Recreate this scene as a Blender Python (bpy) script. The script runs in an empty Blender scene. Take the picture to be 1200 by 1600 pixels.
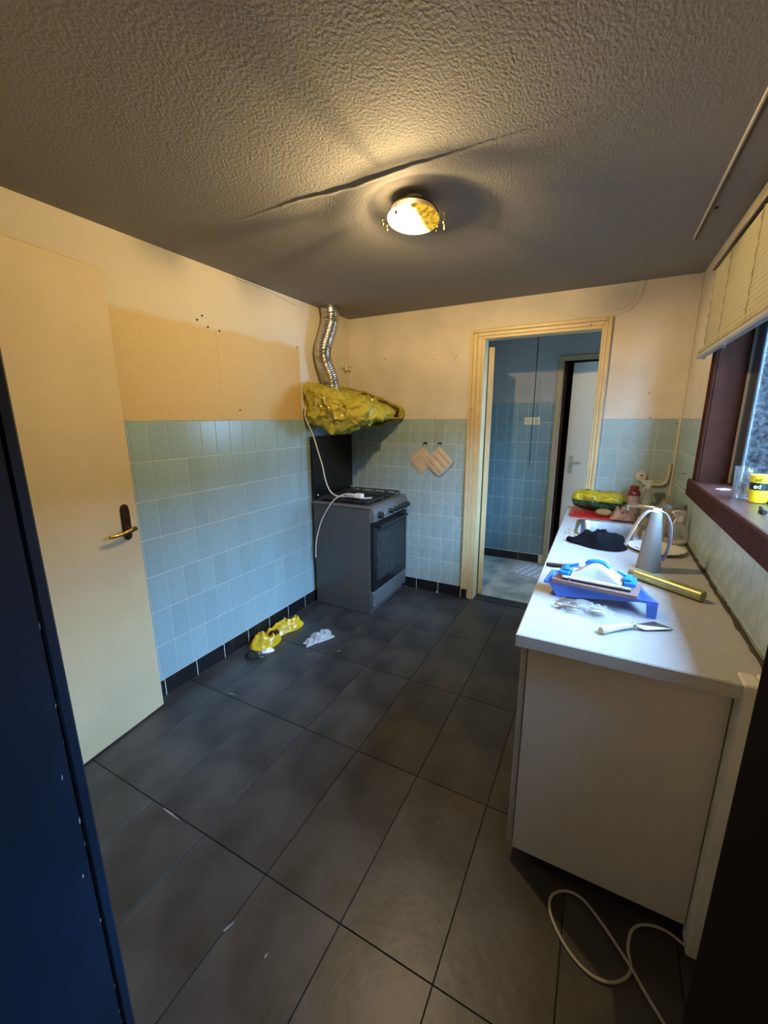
import bpy, math, random
from mathutils import Vector, Matrix, noise
random.seed(7)
S = bpy.context.scene
COL = S.collection
PI = math.pi

# ------------------------------------------------------------------ camera
cam_d = bpy.data.cameras.new('camera')
cam = bpy.data.objects.new('camera', cam_d); COL.objects.link(cam)
yaw, pit, rol = 0.48315, 0.22498, -0.00381
cy_, sy_, cp_, sp_ = math.cos(yaw), math.sin(yaw), math.cos(pit), math.sin(pit)
Fv = Vector((-sy_*cp_, cy_*cp_, -sp_)); Rv = Vector((cy_, sy_, 0)); Uv = Rv.cross(Fv)
R2 = math.cos(rol)*Rv + math.sin(rol)*Uv; U2 = -math.sin(rol)*Rv + math.cos(rol)*Uv
CAM = Vector((2.0277, -3.2275, 1.5088))
M3 = Matrix((R2, U2, -Fv)).transposed()
cam.matrix_world = Matrix.Translation(CAM) @ M3.to_4x4()
cam_d.sensor_fit = 'HORIZONTAL'; cam_d.sensor_width = 36.0; cam_d.lens = 640.75*36/1200
cam_d.clip_start = 0.02
S.camera = cam

# ------------------------------------------------------------------ sky and lights
world = bpy.data.worlds.new('overcast_sky'); S.world = world
world.use_nodes = True
bg = world.node_tree.nodes['Background']
bg.inputs[0].default_value = (0.31, 0.60, 1.04, 1); bg.inputs[1].default_value = 58.0
def portal(name, loc, rot, sx, sy):
    l = bpy.data.lights.new(name, 'AREA'); l.shape = 'RECTANGLE'; l.size = sx; l.size_y = sy
    l.cycles.is_portal = True
    o = bpy.data.objects.new(name, l); COL.objects.link(o); o.location = loc; o.rotation_euler = rot
portal('window_portal', (2.70, -1.56, 1.60), (0, PI/2, 0), 0.9, 1.6)
portal('annex_portal', (2.63, 0.675, 1.55), (0, PI/2, 0), 0.75, 0.6)
LAMP = Vector((1.292, -1.57, 0))
bl = bpy.data.lights.new('bulb_light', 'POINT'); bl.energy = 94; bl.color = (1.0, 0.72, 0.34); bl.shadow_soft_size = 0.012
blo = bpy.data.objects.new('bulb_light', bl); COL.objects.link(blo); blo.location = (LAMP.x-.012, LAMP.y-.03, 2.250)

S.view_settings.view_transform = 'Standard'; S.view_settings.look = 'None'
S.view_settings.gamma = 1.0; S.view_settings.use_curve_mapping = False
S.view_settings.exposure = 0.0
S.cycles.max_bounces = 8; S.cycles.diffuse_bounces = 5; S.cycles.transparent_max_bounces = 16
S.cycles.use_denoising = True

# ------------------------------------------------------------------ materials
def new_mat(name):
    m = bpy.data.materials.new(name); m.use_nodes = True
    nt = m.node_tree; return m, nt, nt.nodes['Principled BSDF'], nt.nodes['Material Output']
def N(nt, t, **kw):
    n = nt.nodes.new(t)
    for k, v in kw.items():
        if k.startswith('i_'):
            n.inputs[int(k[2:])].default_value = v
        else: setattr(n, k, v)
    return n
def c4(c): return (c[0], c[1], c[2], 1.0)
def mat(name, col, rough=.5, metal=0., var=0., vscale=8., bump=0., bscale=60., col2=None, spec=.5, rnd=0., coord='Object', detail=3., spots=None):
    """principled with optional mottling (col -> col2), bump and a per-object tint"""
    m, nt, p, out = new_mat(name)
    p.inputs['Base Color'].default_value = c4(col); p.inputs['Roughness'].default_value = rough
    p.inputs['Metallic'].default_value = metal; p.inputs['Specular IOR Level'].default_value = spec
    tc = N(nt, 'ShaderNodeTexCoord')
    last = None
    if col2 is not None or var:
        if col2 is None: col2 = tuple(max(0, c*(1-var)) for c in col)
        nz = N(nt, 'ShaderNodeTexNoise'); nz.inputs['Scale'].default_value = vscale; nz.inputs['Detail'].default_value = detail
        nt.links.new(tc.outputs[coord], nz.inputs['Vector'])
        mr = N(nt, 'ShaderNodeMapRange'); mr.inputs[1].default_value = .38; mr.inputs[2].default_value = .64
        nt.links.new(nz.outputs[0], mr.inputs[0])
        mx = N(nt, 'ShaderNodeMix', data_type='RGBA'); mx.inputs[6].default_value = c4(col); mx.inputs[7].default_value = c4(col2)
        nt.links.new(mr.outputs[0], mx.inputs[0]); last = mx.outputs[2]
    if spots:
        sc, thr, scol = spots
        nz = N(nt, 'ShaderNodeTexNoise'); nz.inputs['Scale'].default_value = sc; nz.inputs['Detail'].default_value = 2
        nt.links.new(tc.outputs[coord], nz.inputs['Vector'])
        mr = N(nt, 'ShaderNodeMapRange'); mr.inputs[1].default_value = thr; mr.inputs[2].default_value = thr+.05
        nt.links.new(nz.outputs[0], mr.inputs[0])
        mx = N(nt, 'ShaderNodeMix', data_type='RGBA'); mx.inputs[6].default_value = c4(col); mx.inputs[7].default_value = c4(scol)
        if last: nt.links.new(last, mx.inputs[6])
        nt.links.new(mr.outputs[0], mx.inputs[0]); last = mx.outputs[2]
    if rnd:
        oi = N(nt, 'ShaderNodeObjectInfo'); mr = N(nt, 'ShaderNodeMapRange')
        mr.inputs[3].default_value = 1-rnd; mr.inputs[4].default_value = 1+rnd
        nt.links.new(oi.outputs['Random'], mr.inputs[0])
        hs = N(nt, 'ShaderNodeHueSaturation'); hs.inputs['Color'].default_value = c4(col)
        nt.links.new(mr.outputs[0], hs.inputs['Value'])
        if last: nt.links.new(last, hs.inputs['Color'])
        last = hs.outputs[0]
    if last: nt.links.new(last, p.inputs['Base Color'])
    if bump:
        nz = N(nt, 'ShaderNodeTexNoise'); nz.inputs['Scale'].default_value = bscale; nz.inputs['Detail'].default_value = 3
        nt.links.new(tc.outputs[coord], nz.inputs['Vector'])
        b = N(nt, 'ShaderNodeBump'); b.inputs['Strength'].default_value = 1.0; b.inputs['Distance'].default_value = bump
        nt.links.new(nz.outputs[0], b.inputs['Height']); nt.links.new(b.outputs[0], p.inputs['Normal'])
    return m
def thin_glass(name, tint=(1, 1, 1), refl=.10, haze=0., hazecol=(.8, .85, .9), rough=.03):
    m, nt, p, out = new_mat(name)
    nt.nodes.remove(p)
    tr = N(nt, 'ShaderNodeBsdfTransparent'); tr.inputs[0].default_value = c4(tint)
    gl = N(nt, 'ShaderNodeBsdfGlossy'); gl.inputs['Roughness'].default_value = rough
    lw = N(nt, 'ShaderNodeLayerWeight'); lw.inputs[0].default_value = .25
    mr = N(nt, 'ShaderNodeMapRange'); mr.inputs[3].default_value = refl*.5; mr.inputs[4].default_value = min(1, refl*5)
    nt.links.new(lw.outputs['Facing'], mr.inputs[0])
    mx = N(nt, 'ShaderNodeMixShader'); nt.links.new(mr.outputs[0], mx.inputs[0])
    nt.links.new(tr.outputs[0], mx.inputs[1]); nt.links.new(gl.outputs[0], mx.inputs[2])
    last = mx
    if haze:
        df = N(nt, 'ShaderNodeBsdfDiffuse'); df.inputs[0].default_value = c4(hazecol)
        m2 = N(nt, 'ShaderNodeMixShader'); m2.inputs[0].default_value = haze
        nt.links.new(mx.outputs[0], m2.inputs[1]); nt.links.new(df.outputs[0], m2.inputs[2]); last = m2
    nt.links.new(last.outputs[0], out.inputs[0])
    return m
def film(name, col, transl=.4, clear=.0, rough=.25, var=.25):
    """thin coloured plastic film: diffuse + translucent + gloss"""
    m, nt, p, out = new_mat(name); nt.nodes.remove(p)
    tc = N(nt, 'ShaderNodeTexCoord'); nz = N(nt, 'ShaderNodeTexNoise'); nz.inputs['Scale'].default_value = 14
    nt.links.new(tc.outputs['Object'], nz.inputs[0])
    mx = N(nt, 'ShaderNodeMix', data_type='RGBA'); mx.inputs[6].default_value = c4(col); mx.inputs[7].default_value = c4([c*(1-var) for c in col])
    mr = N(nt, 'ShaderNodeMapRange'); mr.inputs[1].default_value = .4; mr.inputs[2].default_value = .65
    nt.links.new(nz.outputs[0], mr.inputs[0]); nt.links.new(mr.outputs[0], mx.inputs[0])
    df = N(nt, 'ShaderNodeBsdfDiffuse'); tl = N(nt, 'ShaderNodeBsdfTranslucent'); gl = N(nt, 'ShaderNodeBsdfGlossy'); gl.inputs['Roughness'].default_value = rough
    for d in (df, tl): nt.links.new(mx.outputs[2], d.inputs[0])
    a = N(nt, 'ShaderNodeMixShader'); a.inputs[0].default_value = transl
    nt.links.new(df.outputs[0], a.inputs[1]); nt.links.new(tl.outputs[0], a.inputs[2])
    b = N(nt, 'ShaderNodeMixShader'); b.inputs[0].default_value = .08
    nt.links.new(a.outputs[0], b.inputs[1]); nt.links.new(gl.outputs[0], b.inputs[2]); last = b
    if clear:
        tr = N(nt, 'ShaderNodeBsdfTransparent'); c = N(nt, 'ShaderNodeMixShader'); c.inputs[0].default_value = clear
        nt.links.new(b.outputs[0], c.inputs[1]); nt.links.new(tr.outputs[0], c.inputs[2]); last = c
    nt.links.new(last.outputs[0], out.inputs[0]); return m

def plaster_left():
    """cream paint with the unpainted tan field the wall cupboards left behind"""
    m, nt, p, out = new_mat('plaster_left')
    p.inputs['Roughness'].default_value = .8; p.inputs['Specular IOR Level'].default_value = .25
    geo = N(nt, 'ShaderNodeNewGeometry'); sep = N(nt, 'ShaderNodeSeparateXYZ'); nt.links.new(geo.outputs['Position'], sep.inputs[0])
    nz = N(nt, 'ShaderNodeTexNoise'); nz.inputs['Scale'].default_value = 5; nt.links.new(geo.outputs['Position'], nz.inputs[0])
    wob = N(nt, 'ShaderNodeMath', operation='MULTIPLY_ADD'); wob.inputs[1].default_value = .07; nt.links.new(nz.outputs[0], wob.inputs[0]); nt.links.new(sep.outputs['Z'], wob.inputs[2])
    mz = N(nt, 'ShaderNodeMapRange'); mz.inputs[1].default_value = 2.062; mz.inputs[2].default_value = 2.035; nt.links.new(wob.outputs[0], mz.inputs[0])
    my = N(nt, 'ShaderNodeMapRange'); my.inputs[1].default_value = -.688; my.inputs[2].default_value = -.694; nt.links.new(sep.outputs['Y'], my.inputs[0])
    mk = N(nt, 'ShaderNodeMath', operation='MULTIPLY'); nt.links.new(mz.outputs[0], mk.inputs[0]); nt.links.new(my.outputs[0], mk.inputs[1])
    # tan gets more orange at the corner end
    mo = N(nt, 'ShaderNodeMapRange'); mo.inputs[1].default_value = -1.05; mo.inputs[2].default_value = -.69; nt.links.new(sep.outputs['Y'], mo.inputs[0])
    tan = N(nt, 'ShaderNodeMix', data_type='RGBA'); tan.inputs[6].default_value = (.62, .475, .25, 1); tan.inputs[7].default_value = (.60, .385, .15, 1)
    nt.links.new(mo.outputs[0], tan.inputs[0])
    n2 = N(nt, 'ShaderNodeTexNoise'); n2.inputs['Scale'].default_value = 120; n2.inputs['Detail'].default_value = 3; nt.links.new(geo.outputs['Position'], n2.inputs[0])
    ms = N(nt, 'ShaderNodeMapRange'); ms.inputs[1].default_value = .56; ms.inputs[2].default_value = .75; nt.links.new(n2.outputs[0], ms.inputs[0])
    tan2 = N(nt, 'ShaderNodeMix', data_type='RGBA'); tan2.inputs[7].default_value = (.42, .30, .14, 1)
    nt.links.new(ms.outputs[0], tan2.inputs[0]); nt.links.new(tan.outputs[2], tan2.inputs[6])
    cream = N(nt, 'ShaderNodeMix', data_type='RGBA'); cream.inputs[6].default_value = (.68, .61, .47, 1); cream.inputs[7].default_value = (.60, .53, .40, 1)
    n3 = N(nt, 'ShaderNodeTexNoise'); n3.inputs['Scale'].default_value = 3; nt.links.new(geo.outputs['Position'], n3.inputs[0])
    nt.links.new(n3.outputs[0], cream.inputs[0])
    fin = N(nt, 'ShaderNodeMix', data_type='RGBA'); nt.links.new(mk.outputs[0], fin.inputs[0]); nt.links.new(cream.outputs[2], fin.inputs[6]); nt.links.new(tan2.outputs[2], fin.inputs[7])
    nt.links.new(fin.outputs[2], p.inputs['Base Color'])
    b = N(nt, 'ShaderNodeBump'); b.inputs['Distance'].default_value = .0015; nt.links.new(n2.outputs[0], b.inputs['Height']); nt.links.new(b.outputs[0], p.inputs['Normal'])
    return m

def ceiling_mat():
    m, nt, p, out = new_mat('stippled_ceiling')
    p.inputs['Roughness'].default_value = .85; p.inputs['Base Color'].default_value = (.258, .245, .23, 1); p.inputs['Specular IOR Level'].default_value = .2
    tc = N(nt, 'ShaderNodeTexCoord')
    mp = N(nt, 'ShaderNodeMapping'); mp.inputs['Scale'].default_value = (1.0, .72, 1.0); nt.links.new(tc.outputs['Object'], mp.inputs[0])
    nz = N(nt, 'ShaderNodeTexNoise'); nz.inputs['Scale'].default_value = 125; nz.inputs['Detail'].default_value = 2.5; nt.links.new(mp.outputs[0], nz.inputs[0])
    b = N(nt, 'ShaderNodeBump'); b.inputs['Strength'].default_value = 1; b.inputs['Distance'].default_value = .0026
    nt.links.new(nz.outputs[0], b.inputs['Height']); nt.links.new(b.outputs[0], p.inputs['Normal'])
    return m

CR = (.70, .62, .50)
M = dict(
 plaster=mat('cream_plaster', CR, .8, var=.14, vscale=3, bump=.0015, bscale=55, spec=.25, spots=(26, .74, (.30, .22, .14))),
 plaster_left=plaster_left(), ceiling=ceiling_mat(),
 grout=mat('pale_grout', (.72, .72, .66), .8),
 tile=mat('light_blue_glazed_tile', (.30, .435, .465), .22, col2=(.275, .405, .435), vscale=70, rnd=.05, bump=.0006, bscale=70),
 tile_green=mat('grey_green_glazed_tile', (.37, .47, .46), .25, col2=(.31, .41, .40), vscale=20, rnd=.05, bump=.0008, bscale=40),
 black_tile=mat('black_glazed_tile', (.012, .012, .013), .18),
 floor_tile=mat('dark_slate_tile', (.024, .022, .0205), .40, col2=(.058, .054, .050), vscale=4, rnd=.14, bump=.0012, bscale=24, spec=.55, detail=6, spots=(90, .78, (.20, .19, .18))),
 floor_grout=mat('dark_floor_grout', (.012, .0115, .011), .9),
 door=mat('cream_gloss_door_paint', (.62, .51, .31), .6, spec=.3, var=.10, vscale=3, bump=.0008, bscale=9),
 frame=mat('cream_frame_paint', (.68, .53, .28), .4, var=.10, vscale=9, spots=(34, .72, (.24, .15, .06))),
 navy=mat('navy_gloss_paint', (.010, .028, .060), .4, var=.3, vscale=4),
 dark=mat('near_black', (.008, .006, .005), .9, spec=.05),
 chip=mat('bare_chip', (.6, .62, .62), .8),
 white_paint=mat('white_paint', (.70, .68, .60), .6, var=.12, vscale=8),
 brown=mat('dark_brown_stained_wood', (.052, .0145, .006), .6, col2=(.038, .011, .005), vscale=18, spec=.08), brown_gloss=mat('polished_sill', (.060, .022, .016), .3, var=.2, vscale=18),
 alu=mat('dark_grey_sash', (.045, .05, .06), .4), alu_light=mat('light_sash_edge', (.26, .28, .28), .4),
 glass=thin_glass('clear_glass', refl=.20, haze=.02), pane=thin_glass('window_pane', refl=.06),
 hazyglass=thin_glass('misted_glass', refl=.14, haze=.16),
 worktop=mat('speckled_white_laminate', (.44, .44, .43), .35, var=.08, vscale=60, spots=(140, .70, (.42, .38, .32))),
 worktop_edge=mat('grey_laminate_edge', (.50, .48, .44), .45, var=.12, vscale=80),
 panel=mat('light_grey_cabinet_panel', (.60, .57, .50), .4),
 door_edge=mat('grey_cabinet_front', (.40, .39, .37), .4),
 steel=mat('brushed_steel', (.50, .50, .50), .32, 1.0, var=.15, vscale=30),
 chrome=mat('chrome', (.80, .80, .80), .10, 1.0),
 stove=mat('grey_enamel', (.088, .085, .080), .34, metal=.2, var=.08, vscale=10),
 stove_front=mat('silver_stove_front', (.165, .165, .165), .35, metal=.4),
 black_gloss=mat('black_glass', (.010, .010, .011), .22, spec=.3),
 oven_glass=mat('oven_glass', (.035, .036, .036), .25, spec=.25, var=.4, vscale=30),
 black=mat('black_plastic', (.015, .015, .015), .4),
 iron=mat('black_iron', (.02, .02, .02), .55),
 foil=mat('aluminium_foil_duct', (.58, .55, .50), .25, 1.0, bump=.002, bscale=50),
 hoodbody=mat('dark_enamel_hood', (.05, .048, .04), .4),
 yellow_film=film('yellow_plastic_film', (.74, .64, .09), .35, rough=.16, var=.22), yellow_bag=film('yellow_carrier_bag', (.80, .54, .02), .05, rough=.3),
 clear_film=film('clear_plastic_film', (.70, .74, .76), .3, clear=.80, rough=.12, var=.1),
 cord=mat('white_cord', (.72, .68, .60), .5), white=mat('white_plastic', (.80, .78, .74), .35),
 bronze=mat('aged_bronze', (.10, .065, .03), .35, .8, var=.5, vscale=40), brass=mat('worn_brass', (.26, .18, .06), .3, 1.0),
 quilt=mat('cream_quilted_cotton', (.66, .48, .28), .9, var=.15, vscale=25, bump=.001, bscale=300),
 quilt_edge=mat('grey_cotton_binding', (.55, .52, .47), .9),
 red=mat('red_plastic', (.42, .02, .017), .35), redcap=mat('dark_red_plastic_cap', (.15, .013, .008), .25),
 blue_tray=mat('blue_plastic', (.08, .18, .66), .35, var=.15, vscale=12), blue=mat('bright_blue_plastic', (.02, .20, .62), .3),
 sander=mat('pale_grey_plastic', (.66, .64, .60), .4), mauve=mat('mauve_abrasive_sheet', (.27, .15, .13), .95, bump=.0006, bscale=500, var=.15, vscale=40),
 cloth=mat('black_cloth', (.006, .006, .008), .95, spec=.1, bump=.0015, bscale=250),
 cone=mat('grey_plastic_cone', (.21, .19, .165), .5), blade=mat('pale_soft_blade', (.50, .53, .60), .4),
 gold_roll=mat('metallic_green_gold_film', (.46, .44, .17), .3, .55, var=.2, vscale=30), cardboard=mat('brown_card', (.30, .20, .10), .9, var=.2, vscale=20),
 plate=mat('white_glazed_plate', (.78, .76, .72), .2, spots=(22, .64, (.16, .11, .07))),
 knife=mat('worn_putty_blade', (.24, .20, .17), .35, .8, var=.3, vscale=60), handle=mat('stained_cream_handle', (.62, .60, .45), .5, col2=(.36, .22, .10), vscale=14),
 metal_bits=mat('galvanised_screws', (.55, .54, .50), .3, 1.0),
 bread_y=mat('yellow_green_wrapper', (.44, .33, .015), .3, var=.2, vscale=18), bread_g=mat('dark_green_wrapper', (.02, .07, .03), .3, var=.4, vscale=25),
 text_dark=mat('dark_print', (.05, .04, .01), .5), text_pale=mat('pale_print', (.8, .8, .6), .5),
 paper=mat('crumpled_brown_paper', (.40, .21, .12), .9, col2=(.20, .08, .05), vscale=20), peel=mat('potato_brown', (.32, .17, .05), .7, var=.3, vscale=20),
 pink=mat('pinkish_paper', (.45, .28, .22), .8, var=.2, vscale=30),
 copper=mat('copper_fill', (.30, .14, .07), .5, var=.5, vscale=60), conduit=mat('aged_cream_conduit', (.55, .50, .36), .5),
 can_y=mat('yellow_can_print', (.80, .62, .02), .4, var=.12, vscale=25), can_k=mat('black_can_band', (.01, .02, .015), .35),
 cable=mat('greyed_cable', (.42, .38, .31), .5), card=mat('white_card', (.85, .85, .85), .6), blind=film('cream_blind_slat', (.45, .405, .26), .10, rough=.4, var=.05),
 rail=mat('dirty_cream_rail', (.38, .32, .20), .5, var=.3, vscale=30), rail_low=mat('grey_white_rail', (.36, .36, .34), .4),
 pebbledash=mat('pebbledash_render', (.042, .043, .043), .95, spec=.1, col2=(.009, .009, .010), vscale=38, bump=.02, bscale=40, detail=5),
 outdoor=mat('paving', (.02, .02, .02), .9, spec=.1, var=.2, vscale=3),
 annex_plaster=mat('annex_plaster', (.40, .39, .37), .85, var=.12, vscale=3), annex_tile=mat('annex_blue_tile', (.16, .265, .33), .2, var=.12, vscale=20, rnd=.05),
 vinyl=mat('mottled_stone_vinyl', (.40, .39, .33), .45, col2=(.20, .22, .19), vscale=6, detail=7),
 annex_door=mat('pale_door_paint', (.86, .88, .86), .4), annex_frame=mat('dull_cream_paint', (.36, .29, .17), .5),
 mat_pale=mat('mat_pale', (.55, .56, .56), .95), mat_blue=mat('mat_blue', (.06, .09, .16), .95),
 socket=mat('ivory_socket', (.74, .70, .58), .4), water=thin_glass('water_bottle', (.9, .95, .95), .14, haze=.25, hazecol=(.55, .60, .58)),
 bronze_dark=mat('dull_bronze_rim', (.022, .015, .008), .6, spec=.1), canopy=mat('lamp_canopy', (.60, .55, .45), .4), grime=mat('dark_grime_sealant', (.06, .045, .03), .8, var=.5, vscale=50),
 scuff=mat('pale_scuff', (.24, .235, .22), .9), spray=mat('frosted_plastic', (.62, .60, .54), .4),
)
def lamp_glass():
    """lit frosted dish: white hot over the bulb, amber where it is dirty at one side"""
    m, nt, p, out = new_mat('lit_lamp_glass'); nt.nodes.remove(p)
    tc = N(nt, 'ShaderNodeTexCoord'); sep = N(nt, 'ShaderNodeSeparateXYZ'); nt.links.new(tc.outputs['Object'], sep.inputs[0])
    em = N(nt, 'ShaderNodeEmission'); em.inputs[1].default_value = 1
    nz = N(nt, 'ShaderNodeTexNoise'); nz.inputs['Scale'].default_value = 30; nt.links.new(tc.outputs['Object'], nz.inputs['Vector'])
    ad = N(nt, 'ShaderNodeMath', operation='MULTIPLY_ADD'); ad.inputs[1].default_value = .05; nt.links.new(nz.outputs[0], ad.inputs[0]); nt.links.new(sep.outputs['X'], ad.inputs[2])
    mr = N(nt, 'ShaderNodeMapRange'); mr.inputs[1].default_value = .046; mr.inputs[2].default_value = .060; nt.links.new(ad.outputs[0], mr.inputs[0])
    n2 = N(nt, 'ShaderNodeTexNoise'); n2.inputs['Scale'].default_value = 60; nt.links.new(tc.outputs['Object'], n2.inputs['Vector'])
    m2 = N(nt, 'ShaderNodeMapRange'); m2.inputs[1].default_value = .48; m2.inputs[2].default_value = .62; nt.links.new(n2.outputs[0], m2.inputs[0])
    am = N(nt, 'ShaderNodeMix', data_type='RGBA'); am.inputs[6].default_value = (1.0, .60, .045, 1); am.inputs[7].default_value = (.38, .20, .02, 1); nt.links.new(m2.outputs[0], am.inputs[0])
    cl = N(nt, 'ShaderNodeMix', data_type='RGBA'); cl.inputs[6].default_value = (36, 25.5, 12.5, 1); nt.links.new(mr.outputs[0], cl.inputs[0]); nt.links.new(am.outputs[2], cl.inputs[7])
    nt.links.new(cl.outputs[2], em.inputs[0])
    tr = N(nt, 'ShaderNodeBsdfTransparent'); mx = N(nt, 'ShaderNodeMixShader')
    my = N(nt, 'ShaderNodeMapRange'); my.inputs[1].default_value = -.035; my.inputs[2].default_value = .03; my.inputs[3].default_value = .90; my.inputs[4].default_value = .10  # dish made clearer towards the back to throw more light that way
    nt.links.new(sep.outputs['Y'], my.inputs[0])
    ma = N(nt, 'ShaderNodeMath', operation='MULTIPLY'); ma.inputs[1].default_value = .77; nt.links.new(mr.outputs[0], ma.inputs[0])
    mm = N(nt, 'ShaderNodeMath', operation='MAXIMUM'); nt.links.new(my.outputs[0], mm.inputs[0]); nt.links.new(ma.outputs[0], mm.inputs[1]); nt.links.new(mm.outputs[0], mx.inputs[0])
    nt.links.new(tr.outputs[0], mx.inputs[1]); nt.links.new(em.outputs[0], mx.inputs[2]); nt.links.new(mx.outputs[0], out.inputs[0])
    return m
M['lamp_glass'] = lamp_glass()

# ------------------------------------------------------------------ mesh helpers
OFF = {}
class MB:
    def __init__(s): s.v = []; s.f = []; s.mi = []; s.cur = 0
    def slot(s, i): s.cur = i; return s
    def add(s, vs, fs):
        b = len(s.v); s.v += [tuple(v) for v in vs]; s.f += [tuple(i+b for i in f) for f in fs]; s.mi += [s.cur]*len(fs); return s
    def box(s, x0, x1, y0, y1, z0, z1):
        return s.add([(x, y, z) for x in (x0, x1) for y in (y0, y1) for z in (z0, z1)],
            [(0, 1, 3, 2), (4, 6, 7, 5), (0, 4, 5, 1), (2, 3, 7, 6), (0, 2, 6, 4), (1, 5, 7, 3)])
    def bbox(s, x0, x1, y0, y1, z0, z1, b=.003):
        """chamfered box"""
        L = ((x0, x1), (y0, y1), (z0, z1)); vs = []; idx = {}
        for ax in range(3):
            for c in range(8):
                k = [(c >> i) & 1 for i in range(3)]; p = []
                for i in range(3):
                    v = L[i][k[i]]
                    if i != ax: v += b if k[i] == 0 else -b
                    p.append(v)
                idx[(ax, c)] = len(vs); vs.append(p)
        fs = []
        for ax in range(3):
            a, bb = [i for i in range(3) if i != ax]
            for sgn in (0, 1):
                cs = []
                for (p, q) in ((0, 0), (1, 0), (1, 1), (0, 1)): cs.append(idx[(ax, (sgn << ax) | (p << a) | (q << bb))])
                fs.append(tuple(cs))
        for ax in range(3):           # edges along ax
            a, bb = [i for i in range(3) if i != ax]
            for p in (0, 1):
                for q in (0, 1):
                    c0 = (p << a) | (q << bb); c1 = c0 | (1 << ax)
                    fs.append((idx[(a, c0)], idx[(a, c1)], idx[(bb, c1)], idx[(bb, c0)]))
        for c in range(8): fs.append((idx[(0, c)], idx[(1, c)], idx[(2, c)]))
        return s.add(vs, fs)
    def tube(s, pts, r, n=8, cap=True, closed=False):
        P = [Vector(p) for p in pts]; R = r if isinstance(r, (list, tuple)) else [r]*len(P)
        vs = []; t0 = (P[1]-P[0]).normalized(); up = Vector((0, 0, 1)) if abs(t0.z) < .9 else Vector((1, 0, 0))
        nrm = (up - t0*up.dot(t0)).normalized()
        for i, p in enumerate(P):
            if closed: t = (P[(i+1) % len(P)]-P[i-1])
            else: t = P[min(i+1, len(P)-1)]-P[max(i-1, 0)]
            t.normalize(); nrm = (nrm - t*nrm.dot(t)).normalized(); bn = t.cross(nrm)
            for k in range(n):
                a = 2*PI*k/n; vs.append(p + (nrm*math.cos(a)+bn*math.sin(a))*R[i])
        fs = []; m = len(P)
        for i in range(m if closed else m-1):
            j = (i+1) % m
            for k in range(n): fs.append((i*n+k, i*n+(k+1) % n, j*n+(k+1) % n, j*n+k))
        if cap and not closed: fs += [tuple(reversed(range(n))), tuple(range((m-1)*n, m*n))]
        return s.add(vs, fs)
    def lathe(s, prof, n=24, c=(0, 0, 0), axis='z', tilt=None):
        """prof: list of (radius, height)"""
        vs = []; fs = []
        for r, h in prof:
            for k in range(n):
                a = 2*PI*k/n; x, y = max(r, 1e-5)*math.cos(a), max(r, 1e-5)*math.sin(a)
                p = Vector((x, y, h)) if axis == 'z' else (Vector((h, x, y)) if axis == 'x' else Vector((x, -h, y)))
                if tilt is not None: p = tilt @ p
                vs.append(p + Vector(c))
        for i in range(len(prof)-1):
            for k in range(n): fs.append((i*n+k, i*n+(k+1) % n, (i+1)*n+(k+1) % n, (i+1)*n+k))
        if prof[0][0] > 1e-4: fs.append(tuple(reversed(range(n))))
        if prof[-1][0] > 1e-4: fs.append(tuple(range((len(prof)-1)*n, len(prof)*n)))
        return s.add(vs, fs)
    def prism(s, poly, h0, h1, axis='z'):
        n = len(poly)
        def P(a, b, h): return (a, b, h) if axis == 'z' else ((h, a, b) if axis == 'x' else (a, h, b))
        return s.add([P(a, b, h0) for a, b in poly]+[P(a, b, h1) for a, b in poly],
            [tuple(reversed(range(n))), tuple(range(n, 2*n))]+[(i, (i+1) % n, n+(i+1) % n, n+i) for i in range(n)])
    def grid(s, fn, nu, nv, closeu=False):
        vs = [fn(i/(nu if closeu else nu-1), j/(nv-1)) for j in range(nv) for i in range(nu)]; fs = []
        for j in range(nv-1):
            for i in range(nu if closeu else nu-1):
                i2 = (i+1) % nu; fs.append((j*nu+i, j*nu+i2, (j+1)*nu+i2, (j+1)*nu+i))
        return s.add(vs, fs)
    def crumple(s, outline, h, seed=0, z0=0., rings=9, sub=6, freq=14, flat=.35, edge=.6):
        """a crumpled heap over an outline: polar grid with folded heights and a flat underside"""
        O = smooth_closed(outline, sub); n = len(O)
        c = Vector((sum(p[0] for p in O)/n, sum(p[1] for p in O)/n)); vs = []; fs = []
        for j in range(rings+1):
            t = j/rings
            for (x, y) in O:
                q = c + (Vector((x, y))-c)*(1-t)
                if t < 1: q += Vector((noise.noise((q.x*freq, q.y*freq, seed)), noise.noise((q.x*freq, q.y*freq, seed+9))))*h*.35*min(1, j)
                base = (1-(1-min(1, t*1.6))**2)
                f = 1-abs(noise.noise((q.x*freq, q.y*freq, seed*3.1)))*2.0
                f2 = noise.noise((q.x*freq*2.3, q.y*freq*2.3, seed*1.7))
                z = h*base*(flat+(1-flat)*max(0, f)+.25*f2)
                vs.append((q.x, q.y, z0+max(.0015 if j else .0, z)))
        for j in range(rings):
            for i in range(n): fs.append((j*n+i, j*n+(i+1) % n, (j+1)*n+(i+1) % n, (j+1)*n+i))
        fs.append(tuple(reversed(range(n))))
        return s.add(vs, fs)
    def build(s, name, m, parent=None, smooth=False, angle=35):
        root = parent
        while root is not None and root.parent is not None: root = root.parent
        off = OFF.get(root.name if root else None, Vector((0, 0, 0)))
        me = bpy.data.meshes.new(name); me.from_pydata([tuple(Vector(v)-off) for v in s.v], [], s.f)
        ms = m if isinstance(m, (list, tuple)) else [m]
        for x in ms: me.materials.append(M[x] if isinstance(x, str) else x)
        me.polygons.foreach_set('material_index', s.mi)
        me.validate(); me.update()
        import bmesh
        bm = bmesh.new(); bm.from_mesh(me); bmesh.ops.recalc_face_normals(bm, faces=bm.faces); bm.to_mesh(me); bm.free()
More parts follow.
